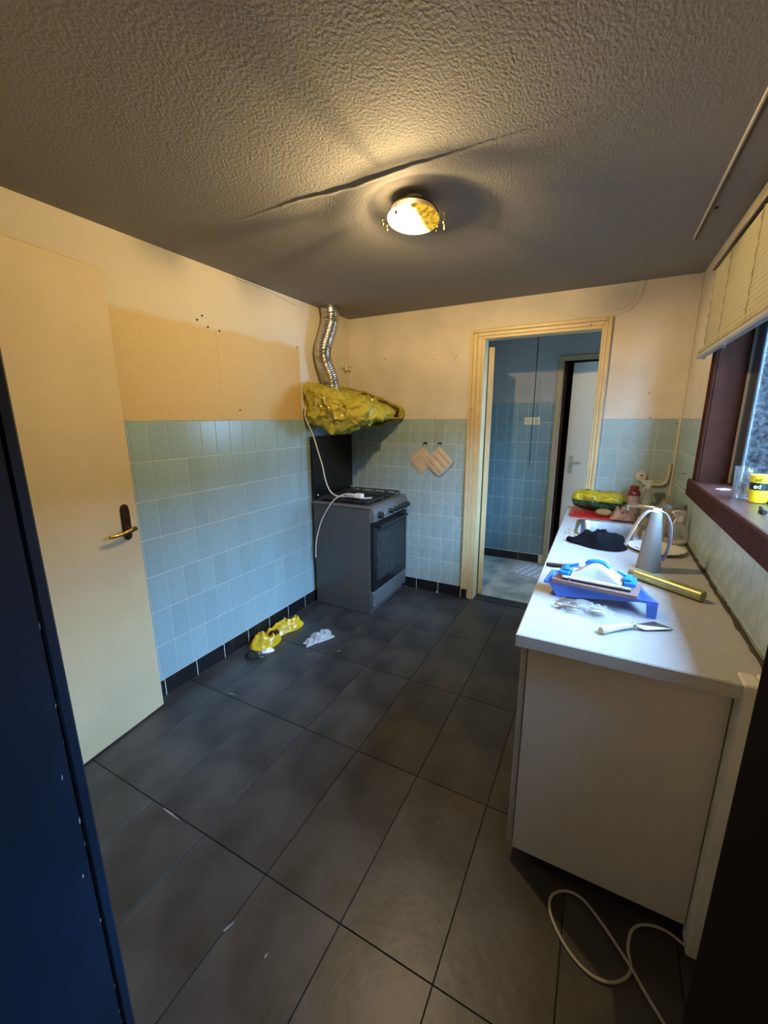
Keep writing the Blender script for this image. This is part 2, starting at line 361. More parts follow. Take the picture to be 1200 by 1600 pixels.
        if smooth:
            me.polygons.foreach_set('use_smooth', [True]*len(me.polygons)); me.set_sharp_from_angle(angle=math.radians(angle))
        o = bpy.data.objects.new(name, me); COL.objects.link(o)
        if parent is not None: o.parent = parent
        return o
def smooth_closed(pts, sub):
    n = len(pts); out = []
    for i in range(n):
        p0, p1, p2, p3 = (Vector(pts[(i+k) % n]) for k in (-1, 0, 1, 2))
        for k in range(sub):
            t = k/sub; out.append(tuple(.5*((2*p1)+(p2-p0)*t+(2*p0-5*p1+4*p2-p3)*t*t+(3*p1-p0-3*p2+p3)*t**3)))
    return out
def spline(pts, sub=8):
    P = [Vector(p) for p in pts]; P = [2*P[0]-P[1]]+P+[2*P[-1]-P[-2]]; out = []
    for i in range(1, len(P)-2):
        p0, p1, p2, p3 = P[i-1:i+3]
        for k in range(sub):
            t = k/sub; out.append(.5*((2*p1)+(p2-p0)*t+(2*p0-5*p1+4*p2-p3)*t*t+(3*p1-p0-3*p2+p3)*t**3))
    out.append(P[-2]); return out
def thing(name, label, cat, loc=(0, 0, 0), rz=0, group=None, world=True):
    o = bpy.data.objects.new(name, None); COL.objects.link(o); o.empty_display_size = .05
    o.location = loc; o.rotation_euler = (0, 0, rz); o['label'] = label; o['category'] = cat
    if group: o['group'] = group
    if world: OFF[o.name] = Vector(loc)
    return o
def tag(o, label, cat, group=None):
    o['label'] = label; o['category'] = cat
    if group: o['group'] = group
    return o
def struct(name, mb, m, label=None, smooth=False):
    o = mb.build(name, m, None, smooth); o['kind'] = 'structure'
    if label: o['label'] = label
    return o
def sub(o, label): o['label'] = label; return o
def text_part(name, body, size, m, parent, mat4, extrude=.0004, sx=1):
    cu = bpy.data.curves.new(name, 'FONT'); cu.body = body; cu.size = size; cu.extrude = extrude; cu.align_x = 'CENTER'; cu.align_y = 'CENTER'
    t = bpy.data.objects.new(name, cu); COL.objects.link(t)
    dg = bpy.context.evaluated_depsgraph_get(); me = bpy.data.meshes.new_from_object(t.evaluated_get(dg)); me.name = name
    bpy.data.objects.remove(t); me.transform(mat4 @ Matrix.Diagonal((sx, 1, 1, 1)))
    root = parent
    while root.parent is not None: root = root.parent
    me.transform(Matrix.Translation(-OFF.get(root.name, Vector((0, 0, 0)))))
    me.materials.clear(); me.materials.append(M[m])
    o = bpy.data.objects.new(name, me); COL.objects.link(o); o.parent = parent; return o
def frame4(origin, xdir, ydir):
    x = Vector(xdir).normalized(); y = Vector(ydir); y = (y-x*y.dot(x)).normalized(); z = x.cross(y)
    m = Matrix((x, y, z)).transposed().to_4x4(); return Matrix.Translation(Vector(origin)) @ m

TILE_CACHE = {}
def lay_tile(name, parent, m, origin, u, v, nrm, w, h, d=.006, ch=.0015):
    """one tile: chamfered slab of its own, mesh shared between alike sizes"""
    key = (name, m, round(w, 3), round(h, 3), tuple(round(c, 2) for c in Vector(u)), tuple(round(c, 2) for c in Vector(nrm)))
    if key not in TILE_CACHE:
        U, V, Nn = Vector(u), Vector(v), Vector(nrm)
        a = [(-w/2, -h/2), (w/2, -h/2), (w/2, h/2), (-w/2, h/2)]
        b = [(x-ch*(1 if x > 0 else -1), y-ch*(1 if y > 0 else -1)) for x, y in a]
        vs = [U*x+V*y-Nn*d for x, y in a]+[U*x+V*y-Nn*ch for x, y in a]+[U*x+V*y for x, y in b]
        fs = [(8, 9, 10, 11)]+[(i, (i+1) % 4, 4+(i+1) % 4, 4+i) for i in range(4)]+[(4+i, 4+(i+1) % 4, 8+(i+1) % 4, 8+i) for i in range(4)]+[(3, 2, 1, 0)]
        me = bpy.data.meshes.new(name); me.from_pydata([tuple(q) for q in vs], [], fs); me.materials.append(M[m]); me.update()
        TILE_CACHE[key] = me
    o = bpy.data.objects.new(name, TILE_CACHE[key]); COL.objects.link(o); o.location = origin; o.parent = parent
    return o
def tile_field(parent, m, plane, cuts_u, cuts_v, name='wall_tile', gap=.0032, skip=None):
    """plane: function (u, v) -> point, u dir, v dir, normal"""
    fn, u, v, nrm = plane
    for i in range(len(cuts_u)-1):
        for j in range(len(cuts_v)-1):
            u0, u1, v0, v1 = cuts_u[i], cuts_u[i+1], cuts_v[j], cuts_v[j+1]
            if u1-u0 < .012 or v1-v0 < .012: continue
            if skip and skip((u0+u1)/2, (v0+v1)/2): continue
            lay_tile(name, parent, m, fn((u0+u1)/2, (v0+v1)/2), u, v, nrm, u1-u0-gap, v1-v0-gap)

# ------------------------------------------------------------------ room shell
W, H, YF = 2.463, 2.335, -2.95
JAMBX = 2.121
PT, PH, ZT = .10303, .20083, 1.5
Z0 = ZT-7*PH                       # top of the black plinth (0.094)
G = .003                           # grout sits this far behind the tile faces

# floor
fl = MB().box(-.15, 2.77, -4.6, .0, -.12, -.004)
floor = struct('floor', fl, 'floor_grout')
xs = [0, .26, .5615, .863, 1.1645, 1.466, 1.7675, 2.069, 2.3705, 2.463]
ys = [-4.26, -3.66, -3.06, -2.457, -1.858, -1.26, -.661, -.062, 0]
TILE_ROT = 0
for i in range(len(xs)-1):
    for j in range(len(ys)-1):
        t = lay_tile('floor_tile', floor, 'floor_tile', ((xs[i]+xs[i+1])/2, (ys[j]+ys[j+1])/2, random.uniform(-.0006, .0004)), (1, 0, 0), (0, 1, 0), (0, 0, 1),
                 xs[i+1]-xs[i]-.0036, ys[j+1]-ys[j]-.0036, d=.0035, ch=.0005)
# pale scuffs and paint flecks dropped on the floor
fk = MB()
for (x, y, l, a) in ((1.17, -2.62, .035, 1.2), (.68, -2.463, .10, -.05), (.47, -1.32, .03, .4), (.52, -1.25, .02, 1.9), (.33, -1.838, .06, .1), (1.62, -2.02, .006, 0), (1.55, -2.2, .006, 1), (.93, -1.98, .008, 0), (.17, -1.62, .012, .3), (.75, -2.2, .008, 1), (.62, -1.2, .03, .9), (1.32, -2.62, .014, 1.5)):
    c, s_ = math.cos(a)*l/2, math.sin(a)*l/2; l *= .8; w = min(.0028, l*.22)
    n_ = Vector((-s_, c, 0)).normalized()*w
    p = [Vector((x-c, y-s_, .0008))-n_, Vector((x-c*.4, y-s_*.4, .0016))-n_*1.6, Vector((x+c, y+s_, .0008))-n_*.3, Vector((x+c, y+s_, .0008))+n_*.6, Vector((x, y, .002))+n_*1.4, Vector((x-c, y-s_, .0008))+n_*.5]
    fk.add(p, [(0, 1, 2, 3, 4, 5)])
fo = fk.build('debris', 'scuff', floor); fo['kind'] = 'stuff'

# ceiling with its raised board joint
cb = MB().box(-.15, 2.77, -4.6, .1, H, H+.1)
ceiling = struct('ceiling', cb, 'ceiling')
def ridge(u, v):
    x = .30+u*1.95; w = .010+.006*noise.noise((x*3, 0, 1)); amp = .0065*max(.10, math.exp(-((x-1.12)/.28)**2)*.9+.55*math.exp(-((x-1.2)/.75)**2))
    p = (-1, -.35, 0, .8, 3.0)[int(round(v*4))]; hgt = (0, .9, 1, .6, 0)[int(round(v*4))]
    return (x, -1.765+.012*noise.noise((x*4, 2, 5))+.006*noise.noise((x*17, 4, 5))+p*w, H+.0005-amp*hgt)
seam = MB().grid(ridge, 120, 5).build('ceiling_joint', 'ceiling', ceiling, True, 60)

# left wall
wl = MB().box(-.15, 0, YF-.2, 0, ZT, H).slot(1).box(-.15, -G, YF-.2, 0, 0, ZT)
wall_left = struct('wall_left', wl, ['plaster_left', 'grout'])
ycut = [-2.01717+PT*i for i in range(-9, 20)]+[0]
zc = [Z0+PH*i for i in range(8)]
PL = (lambda u, v: Vector((0, u, v)), Vector((0, 1, 0)), Vector((0, 0, 1)), Vector((1, 0, 0)))
tile_field(wall_left, 'tile', PL, ycut, zc)
bo = MB().box(-.01, .0072, YF, 0, 0, Z0-.001).build('baseboard_left', 'grout'); bo['kind'] = 'structure'
yk = [-1.803+.206*i for i in range(-5, 9)]+[0]
for i in range(len(yk)-1): lay_tile('plinth_tile', bo, 'black_tile', (.009, (yk[i]+yk[i+1])/2, Z0/2), (0, 1, 0), (0, 0, 1), (1, 0, 0), yk[i+1]-yk[i]-.004, Z0-.0006, d=.009)
for (y, z) in ((-1.556, 2.037), (-1.488, 2.012), (-1.408, 2.005), (-.712, 2.012), (-1.30, 1.56), (-1.52, 2.065)):
    MB().lathe([(.004, -.002), (.0055, .002), (.003, .003)], 8, (0, y, z), 'x').build('screw_hole', 'dark', wall_left)
MB().tube(spline([(.006, -1.25, 2.325), (.006, -.95, 2.322), (.006, -.80, 2.305), (.006, -.66, 2.30), (.012, -.55, 2.315)]), .005, 6).build('ceiling_cord', 'cord', wall_left, True)
MB().bbox(0, .0016, -1.435, -1.405, 1.50, 2.0, .0006).build('filled_strip', 'plaster_left', wall_left)

# back wall with the doorway
DX0, DX1, DZ = 1.165, 1.985, 2.105
wb = MB().box(-.15, DX0, 0, .1, ZT, H).box(DX1, 2.77, 0, .1, ZT, H).box(DX0, DX1, 0, .1, DZ, H)
wb.slot(1).box(-.15, DX0, G, .1, 0, ZT).box(DX1, 2.77, G, .1, 0, ZT)
wall_back = struct('wall_back', wb, ['plaster', 'grout'])
PB = (lambda u, v: Vector((u, 0, v)), Vector((1, 0, 0)), Vector((0, 0, 1)), Vector((0, -1, 0)))
tile_field(wall_back, 'tile_green', PB, [0]+[.37533+PT*i for i in range(-3, 7)]+[1.079], zc)
tile_field(wall_back, 'tile_green', PB, [2.016, 2.0305]+[2.13355+PT*i for i in range(0, 4)]+[W], [Z0+PH*4-.0, Z0+PH*5, Z0+PH*6, Z0+PH*7])
bb = MB().box(0, 1.134, -.0072, .01, 0, Z0-.001).build('baseboard_back', 'grout'); bb['kind'] = 'structure'
xk = [0, .255, .461, .667, .873, 1.079, 1.134]
for i in range(len(xk)-1): lay_tile('plinth_tile', bb, 'black_tile', ((xk[i]+xk[i+1])/2, -.009, Z0/2), (1, 0, 0), (0, 0, 1), (0, -1, 0), xk[i+1]-xk[i]-.004, Z0-.0006, d=.009)
for (x, z) in ((.79, 1.96), (.96, 1.955), (.35, 1.99), (.97, 1.975), (2.27, 1.66), (2.29, 1.505), (2.44, 1.47)):
    MB().lathe([(.003, -.002), (.004, .0015), (.002, .002)], 8, (x, 0, z), 'y').build('screw_hole', 'dark', wall_back)
MB().tube(spline([(2.02, .006, 2.165), (2.07, .006, 2.175), (2.115, .006, 2.20), (2.145, .006, 2.25), (2.16, .006, 2.335)]), .019, 8).build('filled_chase', 'plaster', wall_back, True)
MB().bbox(-.001, .010, -.010, .0, ZT, H, .003).build('trim_1', 'plaster')['kind'] = 'structure'
MB().bbox(W-.012, W, -.012, .0, 1.0, H, .003).build('trim_2', 'plaster')['kind'] = 'structure'

# door frame in the back wall
dfm = MB()
for (x0, x1) in ((1.079, 1.168), (1.982, 2.016)): pass
def casing(mb, xo, xi, zo, zi, y0, y1, b=.004):
    mb.bbox(xo, xi, y0, y1, 0.0, zo, b) if xo < xi else mb.bbox(xi, xo, y0, y1, 0.0, zo, b)
fr = struct('trim_3', MB().bbox(1.165, 1.188, -.006, .106, 0, 2.108, .002).bbox(1.962, 1.985, -.006, .106, 0, 2.108, .002).bbox(1.188, 1.962, -.006, .106, 2.078, 2.108, .002), 'frame')
o1 = MB().bbox(1.082, 1.106, -.026, 0, .08, 2.145, .005).bbox(1.106, 1.136, -.018, 0, .08, 2.12, .004).bbox(1.136, 1.170, -.012, 0, 0.0, 2.098, .004)
o1.bbox(1.992, 2.016, -.026, 0, .0, 2.145, .005).bbox(1.972, 1.992, -.018, 0, .0, 2.12, .004).bbox(1.958, 1.974, -.012, 0, 0, 2.098, .004)
o1.bbox(1.1062, 1.9918, -.026, 0, 2.121, 2.145, .005).bbox(1.1362, 1.9718, -.018, 0, 2.096, 2.121, .004).bbox(1.1702, 1.9578, -.012, 0, 2.076, 2.097, .004)
o1.build('architrave', 'frame', fr, True)
MB().box(1.188, 1.962, .0, .12, -.02, .002).build('threshold', 'black', fr)

# annex door leaf, swung back out of view behind the frame: only its edge shows
ann = thing('door_1', 'cream door folded open beyond the back doorway, only its worn edge showing', 'door', (1.197, .112, .006), math.radians(118), world=False); ann['kind'] = 'structure'
del ann['category']
MB().bbox(0, .74, -.040, 0, 0, 2.03, .002).build('door_leaf', 'frame', ann)

# right wall with window opening
WY0, WY1, WZ0, WZ1 = -2.42, -.79, 1.19, 1.96
wr = MB().box(W, 2.603, -.79, 0.1, ZT, H).box(W, 2.603, YF-.2, WY0, 0, H).box(W, 2.603, WY0, WY1, WZ1, H).slot(1).box(W+G, 2.603, WY1, 0.1, 0, ZT).box(W+G, 2.603, WY0, WY1, 0, WZ0)
wall_right = struct('wall_right', wr, ['plaster', 'grout'])
PR = (lambda u, v: Vector((W, u, v)), Vector((0, -1, 0)), Vector((0, 0, 1)), Vector((-1, 0, 0)))
tile_field(wall_right, 'tile_green', PR, [-(.06+PT*i) for i in range(22, -1, -1)]+[0], [.88, Z0+PH*4, Z0+PH*5, 1.128], )
tile_field(wall_right, 'tile_green', PR, [-(.06+PT*i) for i in range(6, -1, -1)]+[0], [1.128, Z0+PH*6, Z0+PH*7])
gr = MB(); random.seed(3)
pp = []; yy = -.02
while yy > -2.0:
    pp.append((W-.004-random.uniform(0, .006), yy, .8815)); yy -= random.uniform(.02, .05)
gr.tube(pp, [random.uniform(.004, .009) for _ in pp], 6).build('sealant_line', 'grime', wall_right, True)
# tiny picture hook on the tiles under the frame edge
MB().tube([(W, -.42, 1.20), (W-.02, -.42, 1.20), (W-.022, -.46, 1.20)], .003, 6).build('wall_hook', 'chrome', wall_right, True)

# front wall: the doorway the picture is taken from
wf = MB().box(-.15, 1.27, YF-.2, YF, 0, H).box(JAMBX+.022, W+.3, YF-.2, YF, 0, H).box(1.27, JAMBX+.022, YF-.2, YF, 2.12, H)
wall_front = struct('wall_front', wf, 'plaster')
struct('wall_hall_left', MB().box(.9, 1.0, -4.6, YF-.2, 0, H), 'dark'); struct('wall_hall_right', MB().box(2.463, 2.563, -4.6, YF-.2, 0, H), 'dark'); struct('wall_hall_end', MB().box(.9, 2.563, -4.7, -4.6, 0, H), 'dark')
jl = struct('trim_4', MB().bbox(1.262, 1.2905, -3.16, -2.944, 0, 2.12, .002), 'navy', 'navy blue painted door lining at the left edge with chipped paint')
MB().bbox(1.2885, 1.2962, -2.9625, -2.9445, 0, 2.12, .003).build('corner_bead', 'navy', jl, True)
pc = MB(); random.seed(11)
for z in (.10, .16, .19, .27, .33, .36, .43, .50, .56, .60, .72, .78, .83, .93, .99, 1.06, 1.2):
    h = random.uniform(.0015, .0075); w = random.uniform(.0006, .0016); y = -2.9635-random.uniform(0, .0012)
    if z in (.93, .72): y -= .012
    pc.add([(1.2908, y-w, z-h), (1.2908, y+w, z-h*.7), (1.2912, y+w*.6, z+h), (1.2912, y-w*.8, z+h*.5)], [(0, 1, 2, 3)])
sub(pc.build('paint_chip', 'chip', jl), 'pale chips in the navy paint')['kind'] = 'stuff'
struct('trim_5', MB().bbox(JAMBX, JAMBX+.022, -3.16, -2.944, 0, 2.12, .002), 'dark', 'door lining at the right edge, coloured near black as its unlit side')  # lack of light on this side is put into the near black colour
# boxed-in corner beside the counter end
bx = MB().bbox(2.3885, 2.424, -2.064, -2.0005, 0, .884, .004).bbox(2.424, W, -2.070, -2.0005, 0, .890, .005)
struct('trim_6', bx, 'white_paint', 'white boxed pipe cover standing between counter end and doorway')

# left door (white/cream) swung against the left wall
hx, hy = .178, -2.897; fx, fy = .0775, -2.073
dl = math.hypot(fx-hx, fy-hy); ang = math.atan2(fy-hy, fx-hx)
d2 = thing('door_2', 'cream painted door standing open against the left wall, bronze lever handle', 'door', (hx, hy, .008), ang, world=False); d2['kind'] = 'structure'; del d2['category']
# local x: hinge -> free edge; local -y faces the room
MB().bbox(0, dl, 0, .040, 0, 2.125, .003).build('door_leaf', 'door', d2)
hp = MB(); pl = [(.0, -.088), (.016, -.080), (.021, -.06), (.021, .055), (.016, .078), (0, .086), (-.016, .078), (-.021, .055), (-.021, -.06), (-.016, -.080)]
hz = 1.03; hxl = dl-.065
hp.prism([(hxl+a, hz+b) for a, b in pl], -.007, .0, 'y'); hp.prism([(hxl+a*.8, hz+b*.93) for a, b in pl], -.010, -.007, 'y')
hdl = hp.build('handle_plate', 'bronze', d2, True)
lev = MB().tube([(hxl, 0, hz-.032), (hxl, -.042, hz-.032)], .0085, 10).tube(spline([(hxl+.012, -.046, hz-.030), (hxl-.02, -.05, hz-.032), (hxl-.07, -.05, hz-.040), (hxl-.115, -.046, hz-.040)]), [.011]*8+[.010]*6+[.008]*6+[.007]*5, 10)
lev.build('lever', 'brass', hdl, True)
MB().lathe([(.006, 0), (.006, .004), (.003, .005)], 10, (hxl, -.010, hz-.066), 'y').build('keyhole', 'black', hdl)
hg = MB().bbox(-.012, .0, -.012, .004, .2, .29, .002).bbox(-.012, 0, -.012, .004, 1.8, 1.89, .002).build('hinge', 'bronze', d2)

# ------------------------------------------------------------------ window
win = struct('window_1', MB().bbox(2.443, 2.463, -.80, -.735, 1.128, 1.97, .006).bbox(2.452, 2.585, -.80, -.788, 1.205, 1.95, .002).bbox(2.452, 2.61, WY0, WY0+.012, 1.205, 1.95, .002)
    .bbox(2.443, 2.463, WY0, WY0+.06, 1.128, 1.97, .006).bbox(2.443, 2.463, WY0+.06, -.80, 1.91, 1.97, .006), 'brown', 'dark brown wooden window frame above the counter')
MB().bbox(2.438, 2.448, -.782, -.760, 1.205, 1.93, .004).build('frame_moulding', 'brown', win, True)
sl = MB().bbox(2.44, 2.602, WY0, -.79, 1.188, 1.208, .003).build('window_sill', 'brown_gloss', win)
MB().bbox(2.424, 2.444, WY0, -.735, 1.128, 1.212, .006).build('sill_front', 'brown', win, True)
sash = MB().bbox(2.575, 2.584, -.93, -.80, 1.208, 1.95, .004).bbox(2.575, 2.584, WY0, WY0+.09, 1.208, 1.95, .004).bbox(2.575, 2.584, WY0, -.80, 1.90, 1.95, .004).bbox(2.577, 2.584, WY0, -.93, 1.208, 1.235, .004)
sash.build('sash', 'alu', win)
MB().bbox(2.567, 2.579, -.820, -.80, 1.208, 1.95, .003).build('sash_edge', 'alu_light', win, True)
MB().box(2.585, 2.589, WY0+.08, -.92, 1.22, 1.91).build('pane', 'pane', win)

# outside
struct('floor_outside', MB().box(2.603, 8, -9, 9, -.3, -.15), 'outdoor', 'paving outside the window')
struct('added_eaves', MB().bbox(2.603, 2.84, -9, -.03, 2.36, 2.50, .01), 'white_paint', 'unseen eaves added above the window to block high sky light')  # overhang added to keep high sky light off the worktop
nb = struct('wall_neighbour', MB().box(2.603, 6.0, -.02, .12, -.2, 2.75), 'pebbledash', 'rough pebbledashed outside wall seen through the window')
struct('added_fence', MB().box(5.2, 5.4, -9, -.02, -.2, 2.45), 'dark', 'dark fence added beyond the window to cut low daylight')  # added fence, tall enough to keep low sky off the left wall

# blind
bd = thing('venetian_blind', 'cream venetian blind pulled half up over the window', 'blind', (2.40, -1.55, 2.14))
by0, by1 = -2.38, -.775
for k in range(18):
    z = 1.823+k*.0178
    q = [(2.4055, -.0105), (2.400, -.006), (2.3970, .002), (2.3985, .0115)]; q += [(x+.0008, h) for x, h in reversed(q)]
    MB().prism([(x, z+h) for x, h in q], by0, by1, 'y').build('slat', 'blind', bd, True, 60)
MB().bbox(2.392, 2.43, by0, -.757, 2.150, 2.166, .003).build('head_rail', 'rail', bd)
MB().bbox(2.384, 2.414, by0, -.738, 1.792, 1.812, .004).build('bottom_rail', 'rail', bd)
MB().bbox(2.380, 2.412, by0, -.735, 1.772, 1.792, .006).build('bottom_rail_cap', 'rail_low', bd, True)
for y in (-.79, -1.06, -1.42, -2.0):
    MB().tube([(2.3965+.0018*math.sin(i*2.1), y+.002*math.sin(i*1.3), 1.81+i*.0175) for i in range(20)], .0016, 5).build('ladder_cord', 'rail', bd)
for y in (-.84, -1.19): MB().lathe([(.004, 0), (.007, -.006), (.004, -.012)], 8, (2.396, y, 1.772)).build('rail_clip', 'chrome', bd, True)
sub(MB().box(2.3905, 2.424, by0, -.750, 2.1445, 2.150).build('shadow_gap', 'black', bd), 'dark strip standing in for the shade under the head rail')  # solid black strip put in for the shade under the rail
# curtain rail on the ceiling
cr = thing('curtain_rail', 'slim dark edged curtain rail screwed to the ceiling by the window', 'rail', (2.32, -1.4, H))
MB().bbox(2.313, 2.322, -2.5, -.62, H-.010, H, .002).build('track', 'canopy', cr)
MB().bbox(2.322, 2.331, -2.5, -.615, H-.014, H, .002).build('track_lip', 'black', cr)
MB().lathe([(.006, -.008), (.006, 0)], 8, (2.345, -.93, H)).build('fixing', 'bronze', cr)

# ------------------------------------------------------------------ ceiling lamp
lp = thing('ceiling_lamp', 'small lit round ceiling lamp with loose metal clips and a tilted rim', 'lamp', (LAMP.x, LAMP.y, H))
tl = Matrix.Rotation(math.radians(8), 3, 'X').inverted()
MB().lathe([(.034, 0), (.034, -.018), (.022, -.026)], 24, (LAMP.x, LAMP.y, H)).build('canopy', 'canopy', lp, True)
MB().lathe([(.091, .0), (.094, .003), (.091, .006), (.03, .010), (.03, .004)], 40, (LAMP.x, LAMP.y, 2.283), tilt=tl).build('rim_plate', 'bronze_dark', lp, True)
gl = MB().lathe([(.101, .0), (.099, -.005), (.087, -.010), (.06, -.015), (.026, -.017), (0.0, -.018)], 36, (0, 0, 0), tilt=Matrix.Rotation(math.radians(-7), 3, 'X'))
gl.v = [tuple(Vector(v)+Vector((LAMP.x, LAMP.y, 2.263))) for v in gl.v]
gl.build('glass_bowl', 'lamp_glass', lp, True)
MB().lathe([(.0, -.010), (.010, -.007), (.014, 0), (.010, .010), (.007, .018), (.007, .032)], 16, (LAMP.x-.012, LAMP.y-.03, 2.270)).build('bulb', 'white', lp, True)
for a, hang in ((200, .0), (175, .0), (62, .012), (12, .055), (262, .028)):
    a = math.radians(a); c, s_ = math.cos(a), math.sin(a); P = lambda r, z: (LAMP.x+c*r, LAMP.y+s_*r, z)
    MB().tube(spline([P(.096, 2.268), P(.112, 2.274), P(.122, 2.266), P(.120, 2.256-hang*.3)], 4), .0022, 6).lathe([(.0, -.009), (.005, -.004), (.006, 0), (.003, .006), (0, .008)], 8, P(.121, 2.254-hang*.3)).build('clip', 'brass', lp, True)
MB().tube([(LAMP.x+.115, LAMP.y+.03, 2.25), (LAMP.x+.116, LAMP.y+.03, 2.215)], .0014, 5).build('hanging_wire', 'brass', lp)

# ------------------------------------------------------------------ stove
st = thing('gas_stove', 'grey freestanding gas stove with black oven door in the corner', 'stove', (.30, -.34, 0))
y0, y1 = -.65, -.05
MB().bbox(.035, .553, y0, y1, .0, .845, .004).build('body', 'stove', st)
MB().bbox(.03, .05, y0+.01, y1-.01, .03, .80, .003).build('back_panel', 'black', st)
tp = MB().bbox(.028, .575, y0-.004, y1+.004, .845, .868, .006)
tp.build('cooktop', 'stove_front', st, True)
MB().bbox(.075, .525, y0+.035, y1-.035, .866, .870, .002).build('hob_surface', 'black_gloss', st)
# raised rim round the hob
for b in ((.04, .565, y0+.002, y0+.022), (.04, .565, y1-.022, y1-.002), (.545, .567, y0+.022, y1-.022), (.035, .06, y0+.022, y1-.022)):
    pass
MB().prism([(.553, .745), (.592, .752), (.594, .800), (.584, .842), (.560, .866), (.553, .866)], y0, y1, 'y').build('control_panel', 'stove_front', st, True)
for i, y in enumerate((-.565, -.39, -.30, -.225, -.15, -.085)):
    r = .029 if i == 0 else .0215
    k = MB().lathe([(r, 0), (r, .006), (r*.82, .010), (r*.75, .026), (r*.6, .030)], 18, (.593, y, .793), 'x').bbox(.605, .628, y-.004, y+.004, .793-r*.8, .793+r*.8, .002)
    k.build('knob', 'black', st, True)
MB().bbox(.594, .597, -.50, -.455, .785, .812, .001).build('clock_window', 'chrome', st)
dr = MB().bbox(.553, .584, y0+.006, y1-.006, .195, .738, .004).build('oven_door', 'black_gloss', st)
MB().bbox(.5835, .5865, y0+.05, y1-.05, .27, .66, .001).build('oven_glass', 'oven_glass', dr)
MB().tube([(.612, y0+.05, .705), (.612, y1-.05, .705)], .010, 10).bbox(.584, .616, y0+.05, y0+.075, .696, .714, .002).bbox(.584, .616, y1-.075, y1-.05, .696, .714, .002).build('door_handle', 'black', dr, True)
MB().bbox(.553, .582, y0+.006, y1-.006, .062, .188, .004).build('storage_drawer', 'stove_front', st)
MB().box(.50, .546, y0+.01, y1-.01, .0, .06).build('plinth', 'black', st)
ld = MB().bbox(.03, .044, y0+.012, y1-.012, .872, 1.372, .003).build('glass_lid', 'black_gloss', st)
for y in (y0+.05, y1-.05): MB().lathe([(.010, 0), (.012, .008), (.006, .012)], 12, (.044, y, .905), 'x').build('lid_hinge', 'chrome', ld, True)
for (x, y, r) in ((.18, -.50, .045), (.18, -.20, .035), (.43, -.50, .035), (.43, -.20, .052)):
    MB().lathe([(r+.012, 0), (r+.010, .008), (r, .012), (r, .018), (r*.9, .022), (0, .022)], 24, (x, y, .870)).build('burner', 'iron', st, True)
for yc in (-.50, -.20):
    g = MB(); zt_ = .894
    a0, a1, b0, b1 = .085, .52, yc-.125, yc+.125
    g.tube([(a0, b0, zt_), (a1, b0, zt_), (a1, b1, zt_), (a0, b1, zt_)], .0055, 6, closed=True)
    for xc in (.18, .43):
        for (dx, dy) in ((1, 0), (-1, 0), (0, 1), (0, -1)):
            g.tube([(xc+dx*.025, yc+dy*.025, zt_+.002), (xc+dx*.095 if dx else xc, yc+dy*.125 if dy else yc, zt_)], .005, 6)
    g.tube([(.305, b0, zt_), (.305, b1, zt_)], .005, 6)
    for (px, py) in ((a0, b0), (a1, b0), (a0, b1), (a1, b1)): g.tube([(px, py, zt_), (px, py, .869)], .005, 6)
    g.build('pan_support', 'iron', st, True)

# hood wrapped in yellow plastic
hd = thing('range_hood', 'slim wall mounted range hood hidden under yellow plastic above the stove', 'hood', (.0, -.35, 1.5))
MB().prism([(.0, 1.535), (.50, 1.515), (.50, 1.565), (.24, 1.64), (.10, 1.71), (0, 1.71)], -.655, -.03, 'y').build('hood_body', 'hoodbody', hd)
MB().bbox(.497, .507, -.20, -.115, 1.52, 1.562, .002).build('control_strip', 'black', hd)
MB().bbox(.496, .505, -.20, -.115, 1.512, 1.518, .001).build('strip_edge', 'white', hd)
PROF = [(.010, 1.520), (.14, 1.480), (.30, 1.455), (.44, 1.492), (.520, 1.505), (.535, 1.545), (.515, 1.590), (.40, 1.640), (.27, 1.685), (.15, 1.730), (.06, 1.755), (.012, 1.745)]
PS = [tuple(q) for q in smooth_closed(PROF, 8)]
def bag(ya, yb, seed, amp, capA, capB, sag=1.0, rows=34):
    n = len(PS); mb = MB(); cx_, cz_ = .26, 1.60
    def fn(u, v):
        x, z = PS[int(round(u*n)) % n]; k0 = .36 if capA else 0; cap = capA and v < k0
        if cap:
            t = v/k0; y = ya+.030*t**4; x, z = cx_+(x-cx_)*(.004+.996*t), cz_+(z-cz_)*(.004+.996*t)
        else:
            y = ya+(.030 if capA else 0)+(yb-ya-(.030 if capA else 0))*(v-k0)/(1-k0)
        vv = (y-ya)/(yb-ya)
        p_, q_ = x*.8+z*.6, z*.8-x*.6
        f = .55*max(0, 1-abs(noise.noise((p_*9+y*5, q_*9-y*7, seed)))*3.2)**1.5+.45*max(0, 1-abs(noise.noise((p_*6-y*13, q_*14+y*9, seed+4)))*3.0)**1.5+.30*max(0, 1-abs(noise.noise((x*22+y*20, z*24-y*22, seed+7)))*2.6)+.25*noise.noise((x*12, y*12, z*12))+.1
        d = Vector((x-cx_, z-cz_)); L = max(d.length, .03); rim = (v/k0)**2 if cap else 1
        k = 1+amp*(f-.45)/L*rim
        x2, z2 = cx_+d.x*k, cz_+d.y*k
        if z < 1.54: z2 -= .045*sag*max(0, 1-abs(vv-.12)/.75)*max(0, 1-abs(x-.30)/.3)*rim
        y2 = y+.012*noise.noise((x*11, z*14, seed+2))-(amp*1.1*(f-.3)*(1-.6*rim) if cap else 0)
        return (max(x2, .006), min(y2, -.004), z2)
    mb.grid(fn, n, rows, closeu=True)
    return mb
hb = thing('yellow_bag_wrap', 'crumpled translucent yellow bag pulled over the range hood', 'bag', (.26, -.4, 1.5))
bag(-.690, -.225, 2.0, .046, True, False, rows=96).build('bag_film', 'yellow_film', hb, True, 32)
bag(-.120, -.008, 7.0, .030, False, True, .2, rows=14).build('bag_end', 'yellow_film', hb, True, 50)
